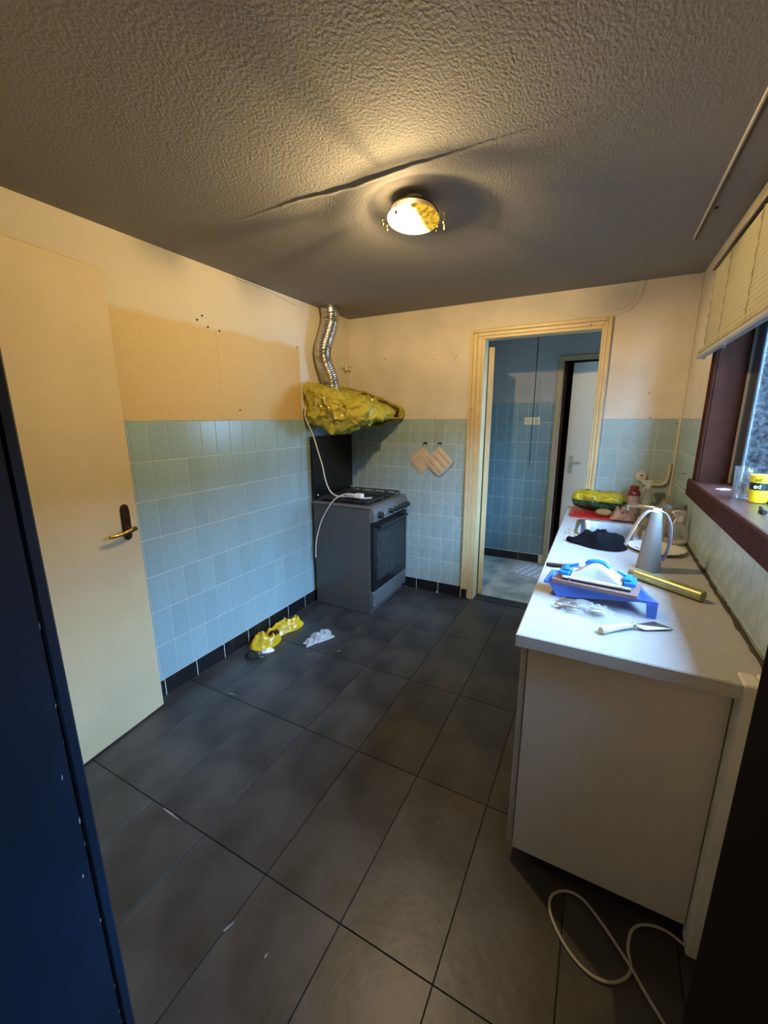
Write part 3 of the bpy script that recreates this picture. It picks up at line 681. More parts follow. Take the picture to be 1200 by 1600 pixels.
MB().tube(spline([(.52, -.22, 1.50), (.55, -.17, 1.51), (.525, -.12, 1.50)], 5), [.004]*11, 6).build('tied_strip', 'yellow_film', hb, True)

# flexible duct
du = thing('exhaust_duct', 'crinkled silver aluminium exhaust duct rising from hood to ceiling', 'duct', (.09, -.45, 1.74))
path = spline([(.115, -.455, 1.735), (.110, -.470, 1.82), (.085, -.505, 1.93), (.085, -.515, 2.02), (.10, -.475, 2.13), (.105, -.435, 2.23), (.10, -.425, 2.333)], 30)
MB().tube(path, [.0635+.0028*math.sin(i*1.55)+.002*noise.noise((i*.4, 1, 2)) for i in range(len(path))], 26, cap=False).build('flexible_tube', 'foil', du, True, 70)
tpz = spline([(.112, -.456, 1.757), (.113, -.455, 1.735), (.114, -.454, 1.715)], 4)
MB().tube(tpz, .066, 24).build('end_collar', 'foil', du, True)
MB().lathe([(.069, 0), (.071, -.02), (.068, -.045)], 24, (.10, -.425, 2.333)).build('top_collar', 'foil', du, True)

# gas tap
gt = thing('gas_tap', 'small brass and cream gas tap on the wall beside the duct', 'tap', (.02, -.12, 1.91))
MB().lathe([(.028, 0), (.026, .006), (.014, .010), (.013, .035)], 16, (0, -.125, 1.935), 'x').build('wall_flange', 'conduit', gt, True)
MB().lathe([(.014, -.03), (.016, -.012), (.018, 0), (.016, .014), (.010, .02)], 14, (.045, -.125, 1.932)).build('valve_body', 'conduit', gt, True)
MB().bbox(.050, .105, -.135, -.119, 1.926, 1.942, .004).build('lever', 'chrome', gt, True)

# cords and plugs by the stove
c1 = thing('hood_cord', 'white power cord hanging from the wrapped hood down to the stove', 'cord', (.1, -.66, .9))
pts = [(.045, -.705, 1.60), (.030, -.69, 1.52), (.075, -.665, 1.385), (.115, -.662, 1.26), (.150, -.660, 1.150), (.165, -.655, 1.06), (.19, -.64, .97), (.235, -.625, .925), (.30, -.60, .918), (.33, -.585, .921)]
MB().tube(spline(pts, 8), .0048, 7).build('cable', 'cord', c1, True)
MB().bbox(.322, .392, -.605, -.566, .9135, .9415, .007).build('plug', 'white', c1, True)
c2 = thing('extension_cord', 'white extension cord with socket block, draped over the stove side', 'cord', (.4, -.62, .9))
MB().bbox(.394, .462, -.612, -.564, .9135, .9485, .006).build('socket_block', 'white', c2, True)
pts = [(.40, -.603, .932), (.345, -.622, .945), (.285, -.640, .925), (.235, -.660, .885), (.18, -.664, .81), (.12, -.662, .715), (.078, -.661, .60), (.060, -.664, .52), (.052, -.666, .40)]
MB().tube(spline(pts, 8), .0048, 7).build('cable', 'cord', c2, True)
lt = thing('gas_lighter', 'short white stick left on the front left hob edge', 'lighter', (.50, -.575, .9))
MB().tube([(.47, -.61, .919), (.525, -.565, .919)], .0045, 8).build('stick', 'cord', lt, True)
MB().lathe([(.0065, 0), (.0065, .016)], 8, (.525, -.565, .911)).build('tip', 'chrome', lt, True)

# ------------------------------------------------------------------ pot holders on their hooks
def pot_holder(name, label, top, ctr, side, rot, dep):
    t = thing(name, label, 'pot holder', (top[0], -.006, top[1]), group=None)
    cx_, cz_ = ctr; h = side/2
    def fn(u, v, back=False):
        a, b = u*2-1, v*2-1
        # rounded square
        ra = a*math.sqrt(1-.18*b*b); rb = b*math.sqrt(1-.18*a*a)
        e = max(0, 1-max(abs(a), abs(b))**6)
        q = .013*e*(.25+.75*abs(math.sin(b*PI*1.6+.5))**.45)*(.8+.2*abs(math.sin(a*PI*2))**.4)
        y = -dep-(0 if back else q)
        x = cx_+(ra*math.cos(rot)-rb*math.sin(rot))*h; z = cz_+(ra*math.sin(rot)+rb*math.cos(rot))*h
        return (x, y, z)
    MB().grid(fn, 24, 44).grid(lambda u, v: fn(u, v, True), 6, 6).build('quilted_pad', 'quilt', t, True, 60)
    edge = [fn(i/10, 0) for i in range(10)]+[fn(1, i/10) for i in range(10)]+[fn(1-i/10, 1) for i in range(10)]+[fn(0, 1-i/10) for i in range(10)]
    MB().tube([(x, -dep-.001, z) for x, y, z in edge], .0035, 6, closed=True).build('binding', 'quilt_edge', t, True)
    MB().tube(spline([(top[0]-.004, -dep-.002, top[1]-.03), (top[0]-.003, -.014, top[1]-.005), (top[0]+.003, -.014, top[1]-.005), (top[0]+.006, -dep-.002, top[1]-.03)], 5), .002, 5).build('hanging_loop', 'quilt_edge', t, True)
    return t
pot_holder('pot_holder', 'cream quilted pot holder hanging on the left wall hook, partly covered', (.727, 1.300), (.700, 1.160), .172, math.radians(40), .006)
pot_holder('pot_holder', 'cream quilted pot holder hanging on the right wall hook, in front', (.857, 1.300), (.858, 1.158), .182, math.radians(-44), .022)
for x, lab in ((.729, 'small dark wall hook carrying the left pot holder'), (.857, 'small dark wall hook carrying the right pot holder')):
    k = thing('wall_hook', lab, 'hook', (x, 0, 1.30))
    MB().bbox(x-.016, x+.016, -.006, 0, 1.297, 1.313, .003).build('back_plate', 'black', k, True)
    for dx in (-.010, .010): MB().tube(spline([(x+dx, -.005, 1.301), (x+dx, -.018, 1.298), (x+dx, -.020, 1.310)], 4), .003, 6).build('prong', 'black', k, True)

# ------------------------------------------------------------------ kitchen counter
CT = .88
for i, (ya, yb) in enumerate(((-2.0, -1.34), (-1.34, -.68), (-.68, -.02))):
    cab = thing('base_cabinet', ('light grey base cabinet with its plain end panel facing the doorway', 'middle light grey base cabinet under the counter', 'far light grey base cabinet beside the back doorway')[i], 'cabinet', (2.15, (ya+yb)/2, .0), group='base cabinets under the worktop')
    e = .02 if i == 0 else 0
    if i == 0: MB().box(1.893, 2.386, ya+.001, yb-.001, .06, .838).build('body', 'panel', cab)
    else:
        MB().box(1.893, 2.44, ya+.001, ya+.017, .06, .838).box(1.893, 2.44, yb-.017, yb-.001, .06, .838).box(1.893, 2.44, ya+.017, yb-.017, .06, .076).box(2.43, 2.44, ya+.017, yb-.017, .076, .838).build('carcass', 'panel', cab)
    if i == 0: MB().bbox(1.893, 2.386, -2.022, -2.001, .055, .838, .0015).build('end_panel', 'panel', cab)
    MB().bbox(1.872, 1.8905, ya-(.02 if i == 0 else 0)+.002, yb-.002, .065, .832, .002).build('door', 'door_edge', cab)
    MB().box(1.96, 2.40, ya+.0, yb, 0, .06).build('plinth', 'black', cab)
SX0, SX1, SY0, SY1 = 1.955, 2.300, -.805, -.425     # sink cut-out
wt = MB()
gx = [1.858, 1.861, SX0, SX1, 2.388, W-.001]; gy = [-2.060, -2.057, -2.0, SY0, SY1, -.004]
def wsolid(i, j):
    if (i, j) == (2, 3): return False
    return not (i == 4 and j < 2)
vid = {}
def wv(i, j, top):
    z = (CT if (i > 0 and j > 0) else CT-.003) if top else CT-.04
    k = (i, j, top)
    if k not in vid: vid[k] = len(wt.v); wt.v.append((gx[i], gy[j], z))
    return vid[k]
for i in range(5):
    for j in range(5):
        if not wsolid(i, j): continue
        for fce in ([wv(i, j, 1), wv(i+1, j, 1), wv(i+1, j+1, 1), wv(i, j+1, 1)], [wv(i, j, 0), wv(i, j+1, 0), wv(i+1, j+1, 0), wv(i+1, j, 0)]): wt.f.append(tuple(fce)); wt.mi.append(0)
        for (di, dj, e) in ((-1, 0, ((i, j), (i, j+1))), (1, 0, ((i+1, j), (i+1, j+1))), (0, -1, ((i, j), (i+1, j))), (0, 1, ((i, j+1), (i+1, j+1)))):
            ii, jj = i+di, j+dj
            if 0 <= ii < 5 and 0 <= jj < 5 and wsolid(ii, jj): continue
            (p, q), (p2, q2) = e; wt.f.append((wv(p, q, 1), wv(p2, q2, 1), wv(p2, q2, 0), wv(p, q, 0))); wt.mi.append(0)
wtop = wt.build('worktop', ['worktop'])
tag(wtop, 'long pale speckled laminate worktop running under the window', 'worktop')
MB().box(1.860, 2.386, -2.0612, -2.0598, CT-.038, CT-.002).build('front_edging', 'worktop_edge', wtop)
# sink
sk = thing('kitchen_sink', 'stainless steel sink set into the far part of the worktop', 'sink', (2.17, -.61, CT))
def rr(x0, x1, y0, y1, r, n=5):
    out = []
    for (cx_, cy2, a0) in ((x1-r, y1-r, 0), (x0+r, y1-r, 90), (x0+r, y0+r, 180), (x1-r, y0+r, 270)):
        for k in range(n+1): a = math.radians(a0+90*k/n); out.append((cx_+r*math.cos(a), cy2+r*math.sin(a)))
    return out
rings = [(rr(SX0-.014, SX1+.014, SY0-.014, SY1+.014, .05), CT+.0005), (rr(SX0-.012, SX1+.012, SY0-.012, SY1+.012, .05), CT+.003), (rr(SX0+.004, SX1-.004, SY0+.004, SY1-.004, .05), CT+.0025), (rr(SX0+.012, SX1-.012, SY0+.012, SY1-.012, .05), CT-.010), (rr(SX0+.022, SX1-.022, SY0+.022, SY1-.022, .05), CT-.13), (rr(SX0+.05, SX1-.05, SY0+.05, SY1-.05, .05), CT-.15)]
mb = MB(); n = len(rings[0][0])
vs = [(x, y, z) for R_, z in rings for x, y in R_]
fs = [(j*n+i, j*n+(i+1) % n, (j+1)*n+(i+1) % n, (j+1)*n+i) for j in range(len(rings)-1) for i in range(n)]+[tuple(range((len(rings)-1)*n, len(rings)*n))]
mb.add(vs, fs).build('basin', 'steel', sk, True)
MB().lathe([(.035, 0), (.035, .003), (.02, .004), (.0, .001)], 20, (2.165, -.615, CT-.149)).build('drain', 'chrome', sk, True)
# tap
ft = thing('kitchen_tap', 'chrome swivel tap at the back of the sink, spout showing beside the grey cone', 'tap', (2.338, -.80, CT))
MB().lathe([(.024, 0), (.024, .01), (.018, .016), (.017, .10), (.013, .13)], 18, (2.338, -.80, CT)).build('tap_body', 'chrome', ft, True)
MB().tube(spline([(2.338, -.80, CT+.12), (2.332, -.797, CT+.165), (2.305, -.785, CT+.178), (2.20, -.735, CT+.174), (2.190, -.730, CT+.166)], 6), .0105, 12).build('spout', 'chrome', ft, True)
MB().lathe([(.013, -.022), (.013, 0)], 14, (2.191, -.731, CT+.168)).build('aerator', 'chrome', ft, True)
MB().bbox(2.330, 2.346, -.80, -.755, CT+.13, CT+.14, .004).build('lever', 'chrome', ft, True)

# ---- things on the counter
# red cutting board
cb_ = MB(); pol = rr(-.135, .135, -.17, .17, .03)
cb_.prism(pol, 0, .010)
bdo = cb_.build('cutting_board', 'red', None, True); tag(bdo, 'red plastic cutting board between the sink and the back wall', 'cutting board'); bdo.location = (2.025, -.21, CT+.001)
# bread bag
bb_ = thing('bread_bag', 'yellow and dark green plastic bread bag lying on the red board', 'bag', (2.06, -.16, CT+.012))
def bread(u, v):
    a = 2*PI*u; x = -.155+.31*v; e = max(.0, 1-abs(v*2-1)**8)**.5*.93+.07
    r1, r2 = .060*e, .054*e
    f = 1+.20*noise.noise((math.cos(a)*2, math.sin(a)*2, x*16))+.14*(1-2*abs(noise.noise((math.cos(a)*3.5, math.sin(a)*3.5, x*30+4))))
    return (2.045+x+.01*math.cos(a), -.165+math.cos(a)*r1*f*1.1-.15*x, CT+.012+.076+math.sin(a)*r2*f*(1+.12*abs(math.sin(2*a))))
g1 = MB(); nu, nv = 44, 40
g1.grid(bread, nu, nv, closeu=True)
for k, fce in enumerate(g1.f):
    zc_ = sum(g1.v[i][2] for i in fce)/4; g1.mi[k] = 0 if zc_ > CT+.086 else 1
g1.build('wrapper', ['bread_y', 'bread_g'], bb_, True, 60)
text_part('printed_word', 'Vest', .040, 'text_dark', bb_, frame4((1.985, -.238, CT+.106), (1, -.15, 0), (.0, .55, 1)))
MB().tube(spline([(1.96, -.13, CT+.125), (1.975, -.14, CT+.148), (2.0, -.14, CT+.142), (2.07, -.15, CT+.136), (2.18, -.17, CT+.10)], 5), [.006, .008]+[.007]*10+[.010]*9, 7).build('twisted_neck', 'bread_g', bb_, True)
# potato and peel paper
pt = MB().grid(lambda u, v: (2.085+.048*math.cos(2*PI*u)*math.sin(PI*v)*(1+.1*math.sin(5*u)), -.315+.030*math.sin(2*PI*u)*math.sin(PI*v), CT+.036-.024*math.cos(PI*v)), 18, 12, closeu=True)
tag(pt.build('potato', 'peel', None, True, 80), 'brown potato lying on the red board in front of the bread bag', 'potato')
pb = MB().crumple([(2.12, -.39), (2.18, -.40), (2.255, -.385), (2.27, -.31), (2.24, -.285), (2.17, -.285), (2.13, -.31)], .085, 3, CT+.013, freq=30)
pbo = pb.build('paper_scrap_heap', 'paper', None, True, 60); tag(pbo, 'crumpled reddish brown paper heap behind the sink', 'paper')
pk = MB().crumple([(2.05, -.075), (2.13, -.078), (2.20, -.07), (2.20, -.025), (2.13, -.018), (2.05, -.022)], .120, 5, CT+.001, freq=16, flat=.6)
tag(pk.build('pink_paper_bag', 'pink', None, True, 60), 'pinkish crumpled paper bag leaning on the tiles behind the bread', 'bag')
# jar with red lid
jr = thing('spice_jar', 'pinkish jar with a shiny dark red lid behind the sink', 'jar', (2.255, -.14, CT))
MB().lathe([(.032, 0), (.036, .004), (.036, .12), (.034, .135), (.032, .14)], 22, (2.248, -.15, CT)).build('jar_body', 'pink', jr, True)
MB().lathe([(.038, .135), (.038, .150), (.030, .165), (.026, .170), (.026, .192), (.022, .196), (0, .197)], 24, (2.248, -.15, CT)).build('lid', 'redcap', jr, True)
# clear spray bottle (behind)
def spray_bottle(name, label, x, y, z, r, h, rz, body, low=None):
    t = thing(name, label, 'spray bottle', (x, y, z), rz, world=False)
    MB().lathe([(r*.9, 0), (r, .006), (r, h*.55), (r*.8, h*.72), (r*.36, h*.86), (r*.34, h)], 24).build('bottle', body, t, True)
    if low: MB().lathe([(r*.86, .004), (r*.93, .008), (r*.93, h*low), (0, h*low)], 22).build('liquid', 'spray', t, True)
    MB().lathe([(r*.42, h-.006), (r*.42, h+.014), (r*.30, h+.02)], 16).build('collar', 'spray', t, True)
    MB().prism([(-.030, h+.018), (.012, h+.018), (.016, h+.030), (.018, h+.046), (-.012, h+.050), (-.042, h+.044), (-.042, h+.034), (-.030, h+.032)], -.010, .010, 'y').build('spray_head', 'spray', t, True)
    MB().prism([(-.016, h+.018), (-.030, h-.010), (-.036, h-.020), (-.031, h-.020), (-.022, h+.0), (-.008, h+.018)], -.006, .006, 'y').build('trigger', 'spray', t, True)
    return t
spray_bottle('spray_bottle', 'tall clear spray bottle standing at the tiles right of the jar', 2.325, -.13, CT, .036, .185, .2, 'water', .55)
spray_bottle('spray_bottle', 'squat clear spray bottle beside the wall under the window sill', 2.417, -.77, CT, .042, .125, .5, 'hazyglass', .14)
# card box leaning
bx_ = MB().bbox(-.006, .006, -.05, .05, 0, .12, .002); bxo = bx_.build('card_panel', 'cardboard', None)
tag(bxo, 'tilted buff card piece between spray bottle and metal canister', 'card'); bxo.location = (2.375, -.33, CT+.026); bxo.rotation_euler = (math.radians(24), math.radians(14), math.radians(60))
# canister
cn = thing('storage_canister', 'round glass and metal canister with dark copper contents by the wall', 'canister', (2.405, -.60, CT))
MB().lathe([(.047, 0), (.050, .004), (.050, .15), (.048, .155)], 28, (2.405, -.60, CT)).build('canister_body', 'hazyglass', cn, True)
MB().lathe([(.044, .003), (.046, .006), (.046, .12), (0, .125)], 24, (2.405, -.60, CT)).build('contents', 'copper', cn, True)
MB().lathe([(.052, .155), (.053, .160), (.053, .176), (.048, .180), (0, .181)], 28, (2.405, -.60, CT)).build('lid', 'steel', cn, True)
MB().tube(spline([(2.362, -.625, CT+.15), (2.345, -.632, CT+.13), (2.345, -.632, CT+.07), (2.362, -.625, CT+.05)], 5), .005, 8).build('clasp', 'chrome', cn, True)
# conduit and box on the tiles
cd = thing('wall_conduit', 'cream conduit bending up the tiles from a round junction box', 'conduit', (2.34, 0, 1.12))
MB().tube(spline([(2.295, -.014, 1.078), (2.37, -.014, 1.072), (2.41, -.014, 1.078), (2.430, -.014, 1.10), (2.436, -.014, 1.15), (2.438, -.014, 1.215)], 7), .0105, 10).build('pipe', 'conduit', cd, True)
MB().lathe([(.036, 0), (.036, .012), (.030, .018), (0, .019)], 24, (2.285, 0, 1.122), 'y').build('junction_box', 'conduit', cd, True)
MB().lathe([(.006, .018), (.006, .022), (.003, .023)], 10, (2.287, 0, 1.130), 'y').build('screw', 'dark', cd, True)
# black cloth
cl = MB().crumple([(1.915, -.955), (1.97, -1.01), (2.05, -1.06), (2.14, -1.06), (2.19, -1.0), (2.17, -.93), (2.11, -.87), (2.05, -.875), (1.99, -.93)], .075, 11, CT+.001, rings=12, freq=13, flat=.45)
tag(cl.build('cloth', 'cloth', None, True, 70), 'crumpled black cloth in front of the sink', 'cloth')
# plate
pltc = (2.312, -.945, CT)
plo = MB().lathe([(.07, .001), (.075, .003), (.117, .016), (.119, .018), (.114, .019), (.075, .007), (0, .005)], 40, pltc).build('dinner_plate', 'plate', None, True)
tag(plo, 'white plate with brown food stains partly behind the grey cone', 'plate')
# crumbs at the sink corner
cm = MB(); random.seed(5)
for k in range(26):
    x, y, r = random.uniform(1.90, 1.955), random.uniform(-.88, -.70), random.uniform(.003, .009)
    cm.add([(x-r, y, CT), (x, y-r*.7, CT), (x+r, y+r*.2, CT), (x, y+r*.6, CT), (x, y, CT+r*.8)], [(0, 1, 4), (1, 2, 4), (2, 3, 4), (3, 0, 4)])
co = cm.build('food_crumbs', 'peel'); co['kind'] = 'stuff'; tag(co, 'scattered food crumbs at the left corner of the sink', 'crumbs')
# fly fan cone
fc = thing('table_fan', 'grey cone shaped table fan with two drooping pale blades', 'fan', (2.255, -1.262, CT))
cx_, cy2 = 2.255, -1.262
MB().lathe([(.044, 0), (.046, .004), (.0455, .010), (.022, .245), (.020, .252), (.0, .252)], 32, (cx_, cy2, CT)).build('cone_body', 'cone', fc, True)
MB().lathe([(.014, .251), (.014, .262), (.008, .266), (0, .266)], 18, (cx_, cy2, CT)).build('hub', 'white', fc, True)
def blade(name, pts, w):
    P = spline(pts, 8); mb = MB(); vs = []; fs = []
    side = Vector((.25, -.97, 0))
    for i, p in enumerate(P):
        ww = w*(.7+.3*min(1, i/8)); 
        t_ = (P[min(i+1, len(P)-1)]-P[max(i-1, 0)]).normalized(); nn = t_.cross(side).normalized()*.0012
        vs += [p-side*ww-nn, p+side*ww-nn, p+side*ww+nn, p-side*ww+nn]
    for i in range(len(P)-1):
        for k in range(4): fs.append((i*4+k, i*4+(k+1) % 4, i*4+4+(k+1) % 4, i*4+4+k))
    fs += [(3, 2, 1, 0), tuple(len(vs)-4+k for k in range(4))]
    return mb.add(vs, fs)
blade('blade', [(cx_, cy2, CT+.256), (cx_-.030, cy2-.004, CT+.250), (cx_-.055, cy2-.008, CT+.215), (cx_-.075, cy2-.01, CT+.165), (cx_-.095, cy2-.012, CT+.10)], .012).build('blade', 'blade', fc, True)
blade('blade', [(cx_, cy2, CT+.256), (cx_+.03, cy2+.004, CT+.250), (cx_+.052, cy2+.006, CT+.215), (cx_+.062, cy2+.008, CT+.16), (cx_+.060, cy2+.010, CT+.10), (cx_+.048, cy2+.010, CT+.045)], .012).build('blade', 'blade', fc, True)
# gold roll
gr_ = thing('wrapping_roll', 'green gold metallic foil roll on the worktop right of the grey cone', 'roll', (2.29, -1.455, CT))
A, B = Vector((2.185, -1.385, CT+.0215)), Vector((2.395, -1.545, CT+.0215))
dv = (B-A).normalized()
MB().tube([A+dv*.02, A+dv*.021, B-dv*.002, B], [.0185, .0205, .0205, .019], 20).build('foil', 'gold_roll', gr_, True)
MB().tube([A, A+dv*.022], .0195, 20).build('end_sleeve', 'cardboard', gr_, True)
# blue tray
tr_ = thing('paint_tray', 'blue plastic paint tray resting on its end leg on the worktop', 'tray', (2.07, -1.66, CT))
RIM = [(1.893, -1.725, .936), (2.238, -1.765, .936), (2.178, -1.57, .936), (1.905, -1.60, .936)]
BOT = [(1.940, -1.722, .884), (2.205, -1.745, .926), (2.160, -1.60, .926), (1.945, -1.625, .884)]
tm = MB()
r_o = [Vector(p) for p in RIM]; r_i = [Vector(p)+(Vector((2.06, -1.665, .936))-Vector(p)).normalized()*.014 for p in RIM]; b_i = [Vector(p) for p in BOT]
lipd = [p-Vector((0, 0, .010)) for p in r_o]; b_o = [p-Vector((0, 0, .004)) for p in b_i]; r_m = [p-Vector((0, 0, .003)) for p in r_i]
tm.add(lipd+r_o+r_i+b_i+b_o+r_m, [(i, (i+1) % 4, 4+(i+1) % 4, 4+i) for i in range(4)]+[(4+i, 4+(i+1) % 4, 8+(i+1) % 4, 8+i) for i in range(4)]+[(8+i, 8+(i+1) % 4, 12+(i+1) % 4, 12+i) for i in range(4)]+[(12, 13, 14, 15), (19, 18, 17, 16)]+[(20+i, 16+i, 16+(i+1) % 4, 20+(i+1) % 4) for i in range(4)]+[(i, 20+i, 20+(i+1) % 4, (i+1) % 4) for i in range(4)])
tm.build('tray_pan', 'blue_tray', tr_)
for (a, b) in (((2.238, -1.765), (2.212, -1.762)), ((2.178, -1.57), (2.153, -1.573))):
    MB().prism([(a[0], CT), (b[0], CT), (b[0]-.006, .93), (a[0], .93)], a[1], a[1]+.010, 'y').bbox(a[0]-.012, a[0], a[1]+.001, a[1]+(.03 if a[1] < -1.7 else -.03), CT, .928, .001).build('leg', 'blue_tray', tr_)
# mauve abrasive block
sp = MB(); P4 = [Vector((1.918, -1.735, .938)), Vector((2.178, -1.775, .938)), Vector((2.200, -1.655, .938)), Vector((1.950, -1.625, .938))]
sp.add(P4+[p+Vector((0, 0, .012)) for p in P4], [(3, 2, 1, 0), (4, 5, 6, 7)]+[(i, (i+1) % 4, 4+(i+1) % 4, 4+i) for i in range(4)])
tag(sp.build('sanding_sheet', 'mauve'), 'mauve sanding sheet lying across the blue paint tray', 'sandpaper')
# hand sander
hs = thing('hand_sander', 'pale grey hand sander with blue clamps on the mauve sanding sheet', 'sander', (2.06, -1.70, .951), math.radians(-6), world=False)
L, Wd = .105, .042
MB().bbox(-L, L, -Wd, Wd, .0, .006, .0015).build('pad', 'black', hs); MB().bbox(-L, L, -Wd, Wd, .006, .014, .002).build('base_plate', 'sander', hs)
def sand(u, v):
    x = -.078+.156*u; t = abs(x)/.078; a = PI*v
    hgt = .010+.048*(max(0, .5+.5*math.cos(PI*min(1, t*1.02))))**.75; wd = .036*(1-.35*(1-t))
    sx_ = math.cos(a); sz = math.sin(a)
    return (x, wd*math.copysign(abs(sx_)**.6, sx_), .013+hgt*abs(sz)**.45)
MB().grid(sand, 26, 16).build('shell', 'sander', hs, True, 50)
MB().tube(spline([(-.034, 0, .056), (-.022, 0, .067), (0, 0, .071), (.022, 0, .067), (.034, 0, .056)], 6), .011, 10).build('grip', 'blue', hs, True)
MB().tube(spline([(-.028, .016, .068), (0, .016, .078), (.028, .016, .068)], 6), .006, 10).build('grip_inlay', 'sander', hs, True)
for s_ in (-1, 1):
    cl_ = MB().bbox(s_*.100-.018, s_*.100+.018, -.036, .036, .014, .030, .004).bbox(s_*.092-.013, s_*.092+.013, -.028, .028, .030, .040, .004).build('clamp', 'blue', hs, True)
    MB().tube([(s_*.088, 0, .040), (s_*.060, 0, .052)], .006, 8).build('clamp_lever', 'blue', cl_, True)
    MB().tube([(s_*.08, -.043, .012), (s_*.08, -.044, -.004)], .0018, 6).build('wire_pin', 'chrome', hs)
# roller handle
rh = thing('paint_roller', 'black handled tool lying behind the blue tray', 'roller', (1.93, -1.56, CT))
MB().tube([(1.880, -1.520, CT+.047), (1.895, -1.524, CT+.047), (1.965, -1.545, CT+.058)], [.0085, .0100, .0090], 12).build('handle', 'black', rh, True)
MB().tube(spline([(1.965, -1.545, CT+.058), (2.02, -1.563, CT+.068), (2.05, -1.58, CT+.066), (2.06, -1.60, CT+.064)], 5), .003, 8).build('wire_arm', 'chrome', rh, True)
# bag of screws
sb = thing('screw_bag', 'clear bag of metal screws and plugs in front of the blue tray', 'bag', (2.03, -1.80, CT))
random.seed(21)
for k in range(26):
    x, y = random.uniform(1.965, 2.085), 0; y = -1.80-.35*(x-2.02)+random.uniform(-.035, .030); a = random.uniform(-.5, .3)
    if k < 5: x, y, a = 1.957+.010*k, -1.823+.006*(k % 3)-.005*k, -.6+.25*k
    z = CT+.005+random.uniform(0, .016); l = random.uniform(.014, .022); c, s_ = math.cos(a)*l, math.sin(a)*l
    MB().tube([(x-c, y-s_, z), (x-c*.8, y-s_*.8, z), (x-c*.75, y-s_*.75, z), (x+c*.8, y+s_*.8, z+.001), (x+c, y+s_, z+.001)], [.0055, .0055, .003, .003, .0008], 7).build('screw', 'metal_bits', sb, True)
MB().crumple([(1.965, -1.80), (1.972, -1.765), (2.03, -1.755), (2.10, -1.775), (2.13, -1.80), (2.135, -1.86), (2.11, -1.885), (2.05, -1.865), (1.99, -1.845)], .034, 8, CT+.0005, freq=38, rings=8, flat=.5).build('clear_film', 'clear_film', sb, True, 70)
# putty knife
pkf = thing('putty_knife', 'putty knife with stained pale handle at the near counter edge', 'putty knife', (2.16, -1.90, CT))
hpts = spline([(2.082, -1.948, CT+.012), (2.105, -1.925, CT+.012), (2.135, -1.898, CT+.012), (2.165, -1.873, CT+.012)], 5)
MB().tube(hpts, [.010, .0125, .0125, .0120, .0115, .011, .0105, .010, .010, .0095, .0092, .009, .0085, .0085, .008, .008], 12).build('handle', 'handle', pkf, True)
MB().tube([(2.164, -1.874, CT+.012), (2.170, -1.869, CT+.012)], .0092, 12).build('ferrule', 'chrome', pkf, True)
bl_ = [(2.168, -1.876), (2.176, -1.862), (2.228, -1.796), (2.276, -1.826), (2.272, -1.832), (2.20, -1.872)]
MB().add([(x, y, CT+.0105+(.002 if i < 2 else -.006)) for i, (x, y) in enumerate(bl_)]+[(x, y, CT+.0122+(.002 if i < 2 else -.006)) for i, (x, y) in enumerate(bl_)],
    [(5, 4, 3, 2, 1, 0), tuple(range(6, 12))]+[(i, (i+1) % 6, 6+(i+1) % 6, 6+i) for i in range(6)]).build('blade', 'knife', pkf)

# ---- window sill things
SZ = 1.2085
gl_ = MB().lathe([(.026, 0), (.028, .004), (.033, .118), (.0315, .118), (.0265, .010), (0, .008)], 28, (2.517, -1.245, SZ))
tag(gl_.build('drinking_glass', 'glass', None, True), 'clear drinking glass on the window sill left of the yellow can', 'glass')
cn2 = thing('yellow_can', 'yellow printed can with a black band on the window sill', 'can', (2.548, -1.318, SZ))
c0 = (2.548, -1.318, SZ); rr_ = lambda h: .0285+.045*h
MB().lathe([(rr_(0)-.002, 0), (rr_(0), .002), (rr_(.046), .046)], 28, c0).lathe([(rr_(.072), .072), (rr_(.098), .098)], 28, c0).build('can_body', 'can_y', cn2, True)
MB().lathe([(rr_(.046)+.0002, .046), (rr_(.072)+.0002, .072)], 28, c0).build('black_band', 'can_k', cn2, True)
MB().lathe([(rr_(.098), .098), (rr_(.1)+.0015, .1), (rr_(.1), .103), (rr_(.1)-.003, .101), (0, .099)], 28, c0).build('rim', 'card', cn2, True)
vd = Vector((CAM.x-c0[0], CAM.y-c0[1], 0)).normalized(); sd = Vector((-vd.y, vd.x, 0))
text_part('printed_word', 'ed', .022, 'text_pale', cn2, frame4(Vector(c0)+vd*.0330-sd*.008+Vector((0, 0, .059)), sd, (0, 0, 1)))
text_part('printed_word', 'ed', .018, 'text_dark', cn2, frame4(Vector(c0)+vd*.0340-sd*.008+Vector((0, 0, .083)), sd, (0, 0, 1)))
MB().prism([(-.008, 0), (-.004, .007), (.003, .008), (.008, .002), (.005, -.001), (-.005, -.002)], 0, .0006, 'z').build('printed_spot', 'text_dark', cn2)
o = cn2.children[-1]; o.data.transform(Matrix.Translation(OFF[cn2.name])); o.data.transform(frame4(Vector(c0)+vd*.0298-sd*.006+Vector((0, 0, .018)), sd, (0, 0, 1))); o.data.transform(Matrix.Translation(-OFF[cn2.name]))
cdo = MB().bbox(-.022, .022, -.014, .014, 0, .0015, .0005).build('paper_card', 'card'); tag(cdo, 'small white card lying on the far end of the window sill', 'card'); cdo.location = (2.505, -1.035, SZ); cdo.rotation_euler.z = .5
mg = MB().lathe([(.019, 0), (.024, .003), (.027, .03), (.028, .058), (.0255, .058), (.0245, .03), (.020, .006), (0, .005)], 28, (2.580, -1.228, SZ)).build('small_cup', 'card', None, True)
tag(mg, 'small white cup behind the yellow can on the window sill', 'cup')
pn = thing('marker_pen', 'black pen lying on the window sill in front of the can', 'pen', (2.50, -1.50, SZ))
MB().tube([(2.517, -1.475, SZ+.007), (2.505, -1.56, SZ+.007)], .0065, 10).build('barrel', 'black', pn, True)
